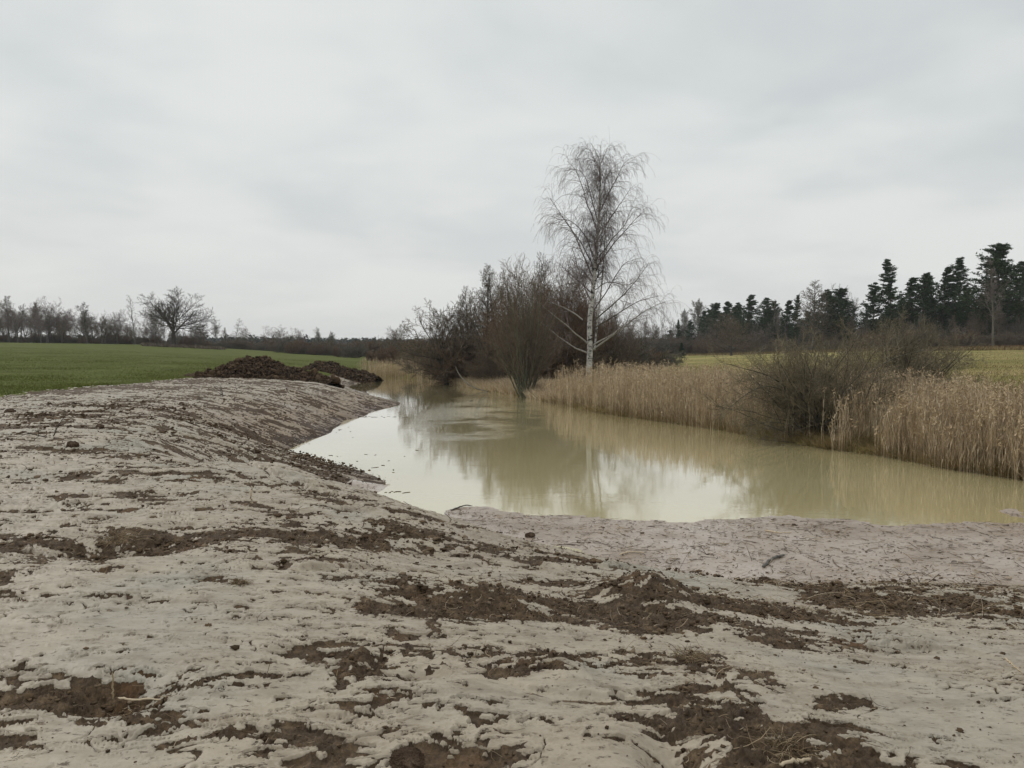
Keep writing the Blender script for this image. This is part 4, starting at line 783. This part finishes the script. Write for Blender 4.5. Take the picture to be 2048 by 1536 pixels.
# ------------------------------------------------------------------ reeds
def reeds(name, npts, n, depth, hmean, seed, label, u0, u1, dens_pow=1.0, rad=.0045, lean=.085):
    g = rs(seed); s = g.uniform(u0, u1, n); P = np.stack([np.interp(s, np.arange(len(npts)), npts[:, k]) for k in range(2)], 1)
    T = np.gradient(npts, axis=0); T /= np.linalg.norm(T, axis=1, keepdims=True); Nn = np.stack([-T[:, 1], T[:, 0]], 1)
    Nx = np.stack([np.interp(s, np.arange(len(npts)), Nn[:, k]) for k in range(2)], 1)
    q = (g.rand(n) ** dens_pow) * depth - .25 + .3 * fbm(P[:, 0] * .9, P[:, 1] * .9, 5, 2)
    B = P + Nx * q[:, None] + g.randn(n, 2) * .1
    clump = fbm(B[:, 0] * .8, B[:, 1] * .8, 13, 3); keep = (g.rand(n) < np.clip(.85 + clump * 1.2, .2, 1)) & ((((B[:, 0] - 9.2) / 2.0) ** 2 + ((B[:, 1] - 25.3) / 2.4) ** 2 > 1) | (g.rand(n) < .05)); B = B[keep]; q = q[keep]; clump = clump[keep]; n = len(B)
    z = np.maximum(base_h(B[:, 0], B[:, 1]), WATER - .05) - .03
    H_ = hmean * g.uniform(.55, 1.12, n) * (1 + .30 * clump) * np.interp(q, [-.3, .3, 1.2, 3, 7], [.8, 1.0, 1.0, .88, .72]); hv = np.clip(g.rand(n) * .9 + clump * .2, 0, 1)
    ln = g.randn(n, 2) * lean + .03 * fbm(B[:, 0] * .5, B[:, 1] * .5, 17, 2)[:, None]; odd = g.rand(n) < .09; ln[odd] *= 4.5
    tt = np.linspace(0, 1, 5)[None, :, None]; off = ln[:, None] * H_[:, None, None] * (tt ** 1.6)
    P3 = np.concatenate([B[:, None] + off, z[:, None, None] + H_[:, None, None] * tt * np.sqrt(np.clip(1 - (ln ** 2).sum(1), .3, 1))[:, None, None]], 2)
    mb_ = MB(); mb_.tubes(P3, rad * np.linspace(1, .5, 5)[None] * g.uniform(.7, 1.2, (n, 1)), 3, a=hv)
    # leaves: narrow bent blades, two triangles each
    k = 4; m_ = n * k; ti = g.uniform(.15, .92, (n, k)); f = ti * 4; i0 = f.astype(int); fr = (f - i0)[..., None]; ar = np.arange(n)[:, None]
    p = P3[ar, i0] * (1 - fr) + P3[ar, np.minimum(i0 + 1, 4)] * fr; p = p.reshape(-1, 3); az = g.rand(m_) * 6.283; Lf = g.uniform(.18, .42, m_)
    dh = np.stack([np.cos(az), np.sin(az), 0 * az], 1); mid = p + dh * (Lf * .16)[:, None] + np.array([0, 0, 1]) * (Lf * .5)[:, None]; tip = p + dh * (Lf * .42)[:, None] + np.array([0, 0, 1]) * (Lf * g.uniform(.2, 1.0, m_))[:, None]
    wv = np.stack([-np.sin(az), np.cos(az), 0 * az], 1) * .005
    Vv = np.stack([p - wv, p + wv, mid + wv * .8, mid - wv * .8, tip], 1).reshape(-1, 3); b0 = np.arange(m_)[:, None] * 5
    mb_.add(Vv, Q=b0 + np.array([0, 1, 2, 3]), T=b0 + np.array([3, 2, 4]), a=np.repeat(np.clip(np.repeat(hv, k) * .8 + .1, 0, 1), 5))
    # small plumes on some tops
    sel = g.rand(n) < .22; tp = P3[sel, -1]; cl = tri_cloud(g, np.concatenate([tp, tp - [0, 0, .06], tp + [.01, 0, .07]]), .09, 3, .35, .5); mb_.add(cl.V[0], T=cl.T[0], a=.35)
    o = link(name, mb_.build(name, smooth=False), M['reed']); tag(o, label, 'reeds', None, 'stuff')
reeds('reed_bed', RS, 8500, 4.0, 1.65, 91, 'tall dry reeds at the right edge beside the arching shrub', 11.9, 15.6, 1.25)
reeds('reed_bed', RS, 14000, 6.2, 1.78, 92, 'long belt of dry reeds from the birch to the arching shrub', 5.6, 11.4, 1.2, rad=.005)
reeds('reed_bed', RS, 4200, 6, 1.7, 93, 'far pale reeds at the end of the pond', 0.0, 2.6, 1.0, rad=.008)
def tufts(name, s0, s1, n, d0, d1, hgt, wid, seed, label, mt='grass', lean=.5):
    g = rs(seed); s = g.uniform(s0, s1, n); P = np.stack([np.interp(s, np.arange(len(RS)), RS[:, k]) for k in range(2)], 1); T = np.gradient(RS, axis=0); T /= np.linalg.norm(T, axis=1, keepdims=True)
    Nx = np.stack([np.interp(s, np.arange(len(RS)), -T[:, 1]), np.interp(s, np.arange(len(RS)), T[:, 0])], 1); B = P + Nx * g.uniform(d0, d1, n)[:, None]
    k = fbm(B[:, 0] * 1.5, B[:, 1] * 1.5, 23, 3); B = B[k > -.12]; z = np.maximum(base_h(B[:, 0], B[:, 1]), WATER)
    scatter_tris(name, B[:, 0], B[:, 1], z, hgt, wid, g, M[mt], label, lean=lean)
tufts('bank_grass', 2.0, 5.9, 26000, -.1, 3.2, .62, .035, 94, 'pale dry tussock grass on the bank under the alders and willow', mt='reed', lean=.8)
tufts('bank_grass', 5.6, 15.5, 26000, -.25, .9, .42, .014, 95, 'bent dry grass at the foot of the reeds along the waterline', lean=1.0)
tufts('bank_grass', 5.0, 15.5, 26000, 5.5, 14, .7, .02, 96, 'straw-coloured grass behind the reed belt', lean=.5)
# meadow and field blades
g = rs(97)
d_ = np.exp(g.uniform(math.log(24), math.log(130), 90000)); a_ = g.uniform(.02, .74, 90000); x = d_ * a_; ok = x > np.interp(d_, RS[::-1, 1], RS[::-1, 0]) + 7
x, y = x[ok], d_[ok]; k = fbm(x * .3, y * .3, 29, 4)
scatter_tris('meadow_grass', x, y, base_h(x, y), .16, .03, g, M['grass'], 'short dry grass scattered over the meadow', lean=.6)
d_ = np.exp(g.uniform(math.log(25), math.log(110), 150000)); x = -17.8 - g.rand(150000) ** 1.3 * d_ * .55; ok = (x > -.72 * d_ - 2)
x, y = x[ok], d_[ok]; k = fbm(x * .6, y * .9, 33, 4)
scatter_tris('crop_blades', x, y, base_h(x, y) + .03 * fbm(x * 1.3, y * 1.3, 181, 3), .09, .02, g, M['crop'], 'short green blades of the young crop', lean=.7, tv=np.clip(g.rand(len(x)) * .7 + .2 + .5 * k, 0, 1))

# ------------------------------------------------------------------ soil heaps, clods, litter
def rock_shapes(g, k=12):
    import bmesh
    out = []
    for i in range(k):
        b = bmesh.new(); bmesh.ops.create_icosphere(b, subdivisions=1 if i % 3 else 2, radius=1.0); v = np.array([x.co[:] for x in b.verts]); f = np.array([[q.index for q in p.verts] for p in b.faces]); b.free()
        v *= g.uniform(.45, 1.35, (len(v), 1)); v *= g.uniform(.5, 1.3, 3); out.append((v, f))
    return out
def clods(name, P, S, g, mt, label, flat_=.7, a=None):
    sh = rock_shapes(g); mb_ = MB()
    for k, (v, f) in enumerate(sh):
        i = np.arange(k, len(P), len(sh)); n = len(i)
        if not n: continue
        an = g.rand(n) * 6.283; ca, sa = np.cos(an), np.sin(an); vv = np.repeat(v[None], n, 0) * (1 + .25 * g.randn(n, 1, 1).clip(-1, 1))
        x = vv[..., 0] * ca[:, None] - vv[..., 1] * sa[:, None]; y = vv[..., 0] * sa[:, None] + vv[..., 1] * ca[:, None]
        q = np.stack([x, y, vv[..., 2] * flat_], -1) * S[i][:, None, None] + P[i][:, None]
        mb_.add(q.reshape(-1, 3), T=(f[None] + np.arange(n)[:, None, None] * len(v)).reshape(-1, 3), a=np.repeat(g.rand(n) if a is None else a[i], len(v)))
    o = link(name, mb_.build(name, smooth=False), mt)
    if label: tag(o, label, None, None, 'stuff')
    return o
g = rs(301)
ii = np.where(ins)[0]; wgt = (DK[ii] > .5) * (FL[ii] < .5) * (rr_ < 26) * (rr_ > 1.8) * rr_ ** 1.5 * (.25 + 1.6 * CV[ii]); wgt /= wgt.sum()
pk = g.choice(len(ii), 22000, p=wgt); pk = ii[pk]; rp = np.hypot(X[pk], Y[pk])
S_ = np.exp(g.normal(math.log(.0068), .5, len(pk))).clip(.003, .019) * (1 + .35 * CV[pk]) * np.interp(rp, [3, 6, 20], [.7, 1.15, 2.6])
P_c = np.stack([X[pk] + g.randn(len(pk)) * .004 * rp, Y[pk] + g.randn(len(pk)) * .01 * rp, Zf[pk] + S_ * .25], 1)
clods('soil_clods', P_c, S_, g, M['clod'], 'crumbs and clods of dark soil lying in the torn patches of clay', .6, a=g.rand(len(pk)) * .8)
wgt = (DK[ii] < .3) * (FL[ii] < .5) * (rr_ < 40) * (rr_ > 1.8) * rr_ ** 1.3; wgt = wgt / wgt.sum(); pk = ii[g.choice(len(ii), 3200, p=wgt)]; rp = np.hypot(X[pk], Y[pk])
S_ = np.exp(g.normal(math.log(.0045), .6, len(pk))).clip(.002, .02) * np.interp(rp, [3, 30], [.8, 3.2])
clods('scattered_crumbs', np.stack([X[pk], Y[pk], Zf[pk] + S_ * .2], 1), S_, g, M['clod'], 'small crumbs of soil strewn over the smooth clay', a=g.rand(len(pk)) * .8)
def sticks(name, P, L, r, g, mt, label, pitch=.12, tv=None, bend=.12, k=3):
    n = len(P); az = g.rand(n) * 6.283; pt = g.randn(n) * pitch; d = np.stack([np.cos(az) * np.cos(pt), np.sin(az) * np.cos(pt), np.abs(np.sin(pt))], 1)
    t = np.linspace(-.5, .5, 4)[None, :, None]; sd_ = np.stack([-np.sin(az), np.cos(az), 0 * az], 1) * (g.randn(n) * bend)[:, None]
    Q_ = P[:, None] + d[:, None] * t * L[:, None, None] + sd_[:, None] * (t ** 2 * 4) * L[:, None, None]; Q_[..., 2] += np.abs(np.sin(pt) * L * .5)[:, None]
    mb_ = MB(); mb_.tubes(Q_, r[:, None] * np.array([[1, 1, .9, .6]]), k, a=g.rand(n) if tv is None else tv)
    o = link(name, mb_.build(name, smooth=False), mt); tag(o, label, None, None, 'stuff'); return o
# litter of reed and twigs on the wet flat
fi = ii[(FL[ii] > .5) & (Zf[ii] > WATER + .002)]; rf = np.hypot(X[fi], Y[fi]); dn = .4 + .9 * np.clip(.5 + fbm(X[fi] * .9, Y[fi] * 1.3, 311, 3), 0, 1); wv_ = rf ** 1.6 * dn; wv_ /= wv_.sum()
pk = fi[g.choice(len(fi), 3000, p=wv_)]; n = len(pk); L = np.exp(g.normal(math.log(.075), .65, n)).clip(.02, .5)
sticks('reed_litter', np.stack([X[pk], Y[pk], Zf[pk] + .006], 1), L, g.uniform(.002, .005, n), g, M['straw'], 'broken reed and twig litter strewn over the wet mud flat', pitch=.12, tv=np.where(g.rand(n) < .36, g.uniform(.65, 1, n), g.uniform(.0, .55, n)))
pk = fi[g.choice(len(fi), 900, p=wv_)]; S_ = np.exp(g.normal(math.log(.008), .6, len(pk)))
clods('flat_crumbs', np.stack([X[pk], Y[pk], Zf[pk] + S_ * .1], 1), S_, g, M['clod'], 'dark crumbs on the wet mud flat', .35, a=g.rand(len(pk)) * .5)
# straw and roots in the torn soil
wgt = (DK[ii] > .4) * (FL[ii] < .5) * (rr_ < 16) * (rr_ > 1.8) * rr_ ** 1.3 * (.2 + CV[ii]); wgt /= wgt.sum(); pk = ii[g.choice(len(ii), 3200, p=wgt)]; n = len(pk)
sticks('straw_bits', np.stack([X[pk], Y[pk], Zf[pk] + .012], 1), np.exp(g.normal(math.log(.045), .6, n)).clip(.015, .22), g.uniform(.0008, .0018, n), g, M['straw'], 'straw stalks and rootlets caught in the torn soil', .35, np.where(g.rand(n) < .45, g.uniform(.6, 1, n), g.uniform(.1, .6, n)), .25)
e_ = (X[ii] > 1.5) & (Y[ii] > 6.2) & (Y[ii] < 9.4) & (DK[ii] > .3) & (FL[ii] < .5); q = ii[e_]
if len(q):
    pk = q[g.randint(0, len(q), 320)]; n = len(pk)
    sticks('bank_straw', np.stack([X[pk], Y[pk], Zf[pk] + .03], 1), g.uniform(.08, .34, n), g.uniform(.0014, .0026, n), g, M['straw'], 'long dry reed stalks lying on the dark edge of the bank', .3, g.uniform(.45, 1, n), .1)
# stubble and twigs on the left plateau
wgt = (rr_ < 45) * (rr_ > 8) * (FL[ii] < .5) * (xs < 0) * rr_ ** 1.2; wgt = wgt / wgt.sum(); pk = ii[g.choice(len(ii), 900, p=wgt)]; n = len(pk)
sticks('twig_litter', np.stack([X[pk], Y[pk], Zf[pk] + .012], 1), np.exp(g.normal(math.log(.08), .5, n)).clip(.03, .3), g.uniform(.002, .005, n), g, M['straw'], 'short twigs and stubble scattered over the clay plateau', .35, g.uniform(0, .65, n), .25)
# floating specks by the spit
pk = []
for (u, v, a, b, n) in [(760, 782, 60, 6, 24), (740, 833, 60, 2, 40), (850, 806, 90, 12, 26), (930, 768, 60, 4, 20), (760, 930, 90, 30, 34), (690, 865, 30, 10, 12), (780, 985, 30, 3, 12)]:
    for _ in range(n // 2): pk.append(onz(u + g.randn() * a * .6, v + g.randn() * b * .6, WATER + .004))
pk = np.array(pk); n = len(pk)
sticks('floating_litter', np.concatenate([pk, np.full((n, 1), WATER + .004)], 1), g.uniform(.04, .22, n), g.uniform(.004, .009, n), g, M['straw'], 'dark bits of reed floating on the pond by the left bank', .02, g.rand(n) * .3, .2)

def heap(sil, D_, dep, seed, label, base_v, amp=.28):
    u = np.array([p[0] for p in sil], float); v = np.array([p[1] for p in sil], float); n = 260; md = 130; g = rs(seed)
    uu = np.linspace(u[0], u[-1], n); top = EYE + (HOR - np.interp(uu, u, v)) / F * D_; xx = (uu - 1024) / F * D_; yy = np.linspace(-1, 1, md)
    Xh, Yh = np.meshgrid(xx, yy * dep, indexing='ij'); gr = np.maximum(base_h(Xh, D_ + Yh).reshape(Xh.shape), WATER - .1); hgt = np.maximum(top[:, None] - gr, 0)
    w_ = .62 * fbm(Xh * .8, Yh * .8, seed, 3); prof = np.clip(1 - (np.abs(Yh / dep + .25 * w_)) ** 1.5, 0, 1); en = np.sin(np.clip(np.linspace(0, 1, n) * 14, 0, 1) * 1.57)[:, None] * np.sin(np.clip(np.linspace(1, 0, n) * 14, 0, 1) * 1.57)[:, None]
    cr_ = np.abs(fbm(Xh * 1.7, Yh * 1.7, seed + 1, 4, .62)) * 2 - .5; c2 = np.abs(fbm(Xh * 5, Yh * 5, seed + 2, 4, .65))
    Zh = gr - .06 + hgt * prof + en * (prof > 0) * (amp * cr_ * np.clip(prof * 3, 0, 1) + .22 * c2 * np.clip(prof * 4, 0, 1))
    P = np.stack([Xh + .05 * g.randn(*Xh.shape), D_ + Yh + .05 * g.randn(*Xh.shape), Zh], -1); cx_, cy_ = xx.mean(), D_; cz = float(gr.min())
    P = P - [cx_, cy_, cz]; id_ = np.arange(n * md).reshape(n, md); q_ = np.stack([id_[:-1, :-1], id_[1:, :-1], id_[1:, 1:], id_[:-1, 1:]], -1).reshape(-1, 4)
    o = link('soil_heap', mesh_np('soil_heap', P.reshape(-1, 3), q_), M['soil'], None, (cx_, cy_, cz)); tag(o, label, 'soil heap')
    k = g.randint(0, n * md, 2000); Pk = P.reshape(-1, 3)[k]; ok = (prof.ravel()[k] > .05); Pk = Pk[ok]; Sk = np.exp(g.normal(math.log(.05), .6, len(Pk))).clip(.02, .22)
    c_ = clods('clods', Pk + [0, 0, .02], Sk, g, M['clod'], None, .8, a=g.rand(len(Pk)) * .55); c_.parent = o; c_['kind'] = 'stuff'
heap([(408, 756), (425, 742), (440, 733), (462, 726), (478, 716), (500, 714), (528, 716), (548, 719), (562, 726), (580, 735), (604, 741), (628, 744), (650, 750), (668, 757)], 45.5, 2.6, 401, 'large dark brown soil heap at the edge of the green field', 755)
heap([(586, 752), (602, 739), (625, 727), (640, 722), (662, 723), (682, 730), (705, 736), (732, 743), (756, 752)], 73, 3.2, 402, 'lower dark soil heap right of the large one, reaching the far water', 765)
heap([(374, 757), (386, 752), (394, 748), (402, 750), (412, 757)], 44.5, .5, 403, 'small low clump of soil just left of the large soil heap', 757, .1)

# ------------------------------------------------------------------ single pieces lying about
def wob(P0, P1, n, a, g):
    t = np.linspace(0, 1, n)[:, None]; p = np.array(P0) * (1 - t) + np.array(P1) * t; return p + np.cumsum(g.randn(n, 3) * a, axis=0) * np.sin(t * math.pi)
def stick_at(name, us, r, label, cat, mt, lift=.02, g=rs(1), tv=.8, k=7, zs=None):
    P = np.array([hit(u, v) for u, v in us]); P[:, 2] += lift
    if zs is not None: P = np.array([[*(P[0][:2] + (P[-1][:2] - P[0][:2]) * (i / (len(us) - 1))), P[0][2] + z] for i, z in enumerate(zs)])
    s = np.concatenate([[0], np.cumsum(np.linalg.norm(np.diff(P, axis=0), axis=1))]); q = np.linspace(0, s[-1], 14); P = np.stack([np.interp(q, s, P[:, j]) for j in range(3)], 1)
    P[1:-1] = (P[:-2] + 2 * P[1:-1] + P[2:]) / 4; P[1:-1] += g.randn(12, 3) * r * .35; c0 = P[0].copy(); R_ = r * np.interp(np.linspace(0, 1, 14), [0, .05, .95, 1], [.3, 1, .75, .25]) * g.uniform(.85, 1.15, 14)
    mb_ = MB(); mb_.tubes((P - c0)[None], R_[None], k, a=[tv]); o = link(name, mb_.build(name), mt, None, tuple(c0)); tag(o, label, cat); return o
g = rs(500)
# fallen birch log leaning from the bank into the water
D_l = 56.0
def wl(u, v, d): return [(u - 1024) / F * d, d, EYE + (HOR - v) / F * d]
Pl = np.array([wl(911, 733, 59), wl(916, 745, 58.6), wl(925, 758, 58), wl(938, 770, 57), wl(955, 778, 56), wl(975, 783, 55.2)]); c0 = Pl[-1].copy()
mb_ = MB(); mb_.tubes((Pl - c0)[None], np.array([[.02, .04, .05, .055, .05, .03]]), 8, a=[.8]); o = link('fallen_log', mb_.build('fallen_log'), M['gtwig'], None, tuple(c0)); tag(o, 'thin pale fallen log leaning from the far bank down to the water', 'log')
stick_at('plank', [(1524, 1136), (1546, 1118), (1570, 1112)], .022, 'grey weathered stick lying slanted on the wet mud flat', 'stick', M['greytree'], .02, tv=.9)
stick_at('stick', [(1558, 1535), (1590, 1528), (1622, 1524)], .009, 'thick pale stick at the bottom edge of the clay', 'stick', M['straw'], .012, tv=.95)
stick_at('root', [(236, 1404), (258, 1407), (280, 1408), (300, 1406), (322, 1408)], .005, 'thin white root lying in front of the near left pit', 'root', M['straw'], .02, tv=1.0)
stick_at('stick', [(226, 1398), (226, 1398), (226, 1398)], .0045, 'short straw-coloured stalk standing in the near left pit', 'stick', M['straw'], 0, tv=.75, zs=[0, .06, .125])
stick_at('stick', [(503, 1010), (503, 1010), (503, 1010)], .012, 'short pale stick standing upright in the middle of the clay', 'stick', M['straw'], 0, tv=1.0, zs=[0, .1, .2])
stick_at('stick', [(1238, 1112), (1262, 1106), (1290, 1108)], .012, 'pale bent stick at the left edge of the mud flat', 'stick', M['straw'], .02, tv=1.0)
stick_at('stick', [(1530, 1062), (1560, 1068), (1584, 1066)], .012, 'pale stick on the mud flat near the water beside dark twigs', 'stick', M['straw'], .015, tv=1.0)
stick_at('stick', [(900, 1022), (915, 1018), (930, 1012), (945, 1014)], .014, 'dark curved stick at the left corner of the mud flat', 'stick', M['oak'], .02, tv=.3)
stick_at('stick', [(2010, 1318), (2030, 1338), (2044, 1348)], .006, 'straw stalk lying on the smooth clay by the right edge', 'stick', M['straw'], .01, tv=.9)
for (u, v, L_k, lb) in [(240, 1082, .20, 'tuft of orange-brown straw in the far left pit'), (1375, 1318, .10, 'tuft of rootlets on the dark patch right of centre'), (1570, 1500, .12, 'tuft of pale stalks near the bottom right'), (480, 1170, .07, 'small straw tuft on the clay left of the mound')]:
    p = hit(u, v); n = 130; az = g.rand(n) * 6.283; b_ = g.randn(n, 3) * [L_k * .5, L_k * .4, 0]; ln = g.uniform(.5, 1.2, n) * L_k; d = np.stack([np.cos(az), np.sin(az), g.uniform(.1, .9, n)], 1); Pt, Rt = grow(g, b_ , d, ln, np.full(n, .0016), np.full(n, .0007), 5, .12, (0, 0, -.7))
    mb_ = MB(); mb_.tubes(Pt, Rt, 3, a=g.uniform(.3, .85, n)); o = link('straw_tuft', mb_.build('straw_tuft', smooth=False), M['straw'], None, (p[0], p[1], p[2] + .01)); tag(o, lb, 'straw tuft')
def clod_thing(u, v, s_, seed, label, mt='soil', fl=.75):
    import bmesh
    p = hit(u, v); b = bmesh.new(); bmesh.ops.create_icosphere(b, subdivisions=5, radius=1.0); vv = np.array([x.co[:] for x in b.verts]); f = np.array([[q.index for q in pp.verts] for pp in b.faces]); b.free()
    k = 1 + .45 * fbm(vv[:, 0] * 1.3 + vv[:, 2] * .7, vv[:, 1] * 1.3 - vv[:, 2] * .9, seed, 3) + .42 * np.abs(fbm(vv[:, 0] * 4 + vv[:, 2] * 3, vv[:, 1] * 4 + vv[:, 2] * 2, seed + 1, 4, .6))
    vv = vv * k[:, None] * s_ * [1.15, 1, fl]; o = link('soil_clod', mesh_np('soil_clod', vv, None, f), M[mt], None, (p[0], p[1], p[2] + s_ * fl * .35)); tag(o, label, 'clod')
clod_thing(815, 1528, .052, 601, 'round dark clod at the bottom edge left of the centre'); clod_thing(1290, 1186, .085, 602, 'dark knobbly clod standing on the broad soil band'); clod_thing(722, 1322, .040, 603, 'pointed brown clod at the left end of the middle patch')
clod_thing(1655, 1180, .07, 604, 'dark clod on the bank edge above the mud flat'); clod_thing(1060, 1073, .06, 605, 'dark clod on the crest left of the mud flat'); clod_thing(1530, 1168, .08, 606, 'dark lump at the crest where clay meets the mud flat')
clod_thing(200, 855, .06, 607, 'dark clod on the pale ridge of the left plateau'); clod_thing(145, 892, .07, 608, 'larger clod on the left plateau below the pale ridge'); clod_thing(20, 826, .09, 609, 'dark clod near the left edge below the green field')
# sprigs of branched twig on the plateau, a white stone far off
for (u, v, s_, lb) in [(398, 800, .55, 'forked dark twig on the clay in front of the large soil heap'), (445, 790, .6, 'branched dark twig right of the forked one, below the large heap'), (105, 876, .45, 'small forked twig on the left plateau'), (1412, 1108, .22, 'dark upright reed stubs at the left part of the mud flat'), (1782, 1190, .18, 'short stubs standing at the near edge of the mud flat'), (1845, 1176, .26, 'thin forked stalk at the near edge of the mud flat')]:
    p = hit(u, v); l0 = grow(g, np.zeros((3, 3)), g.randn(3, 3) * [1, 1, .3] + [0, 0, .6], np.full(3, s_), np.full(3, s_ * .022), np.full(3, s_ * .01), 6, .15); l1 = spawn(g, *l0, 3, .2, .9, 25, 60, lambda t, L: L * .45, .7, .5, 4, .15)
    o = link('twig', tube_obj([l0, l1], [5, 4], g).build('twig'), M['oak'], None, (p[0], p[1], p[2])); tag(o, lb, 'twig')
xs_, ys_ = (607 - 1024) / F * 205, 205
clod_thing(607, 707, .5, 610, 'small white stone at the far edge of the green field', 'flat')

# ------------------------------------------------------------------ the air
hm_ = bpy.data.meshes.new('haze'); a = 2050.0; zb0, zt0 = -8.0, 34.0
hm_.from_pydata([(-a, -a, zb0), (a, -a, zb0), (a, a, zb0), (-a, a, zb0), (-a, -a, zt0), (a, -a, zt0), (a, a, zt0), (-a, a, zt0)], [], [(0, 3, 2, 1), (4, 5, 6, 7), (0, 1, 5, 4), (1, 2, 6, 5), (2, 3, 7, 6), (3, 0, 4, 7)])
hzm = bpy.data.materials.new('damp_air'); hzm.use_nodes = True; ht = hzm.node_tree; ht.nodes.clear()
ho = N(ht, 'ShaderNodeOutputMaterial'); hv_ = N(ht, 'ShaderNodeVolumePrincipled'); hv_.inputs['Color'].default_value = (.90, .92, .95, 1); hv_.inputs['Density'].default_value = .00020; ht.links.new(hv_.outputs[0], ho.inputs['Volume'])
tag(link('haze', hm_, hzm), 'thin damp haze over the land', kind='stuff')
scene.cycles.volume_bounces = 0; scene.cycles.volume_step_rate = 10
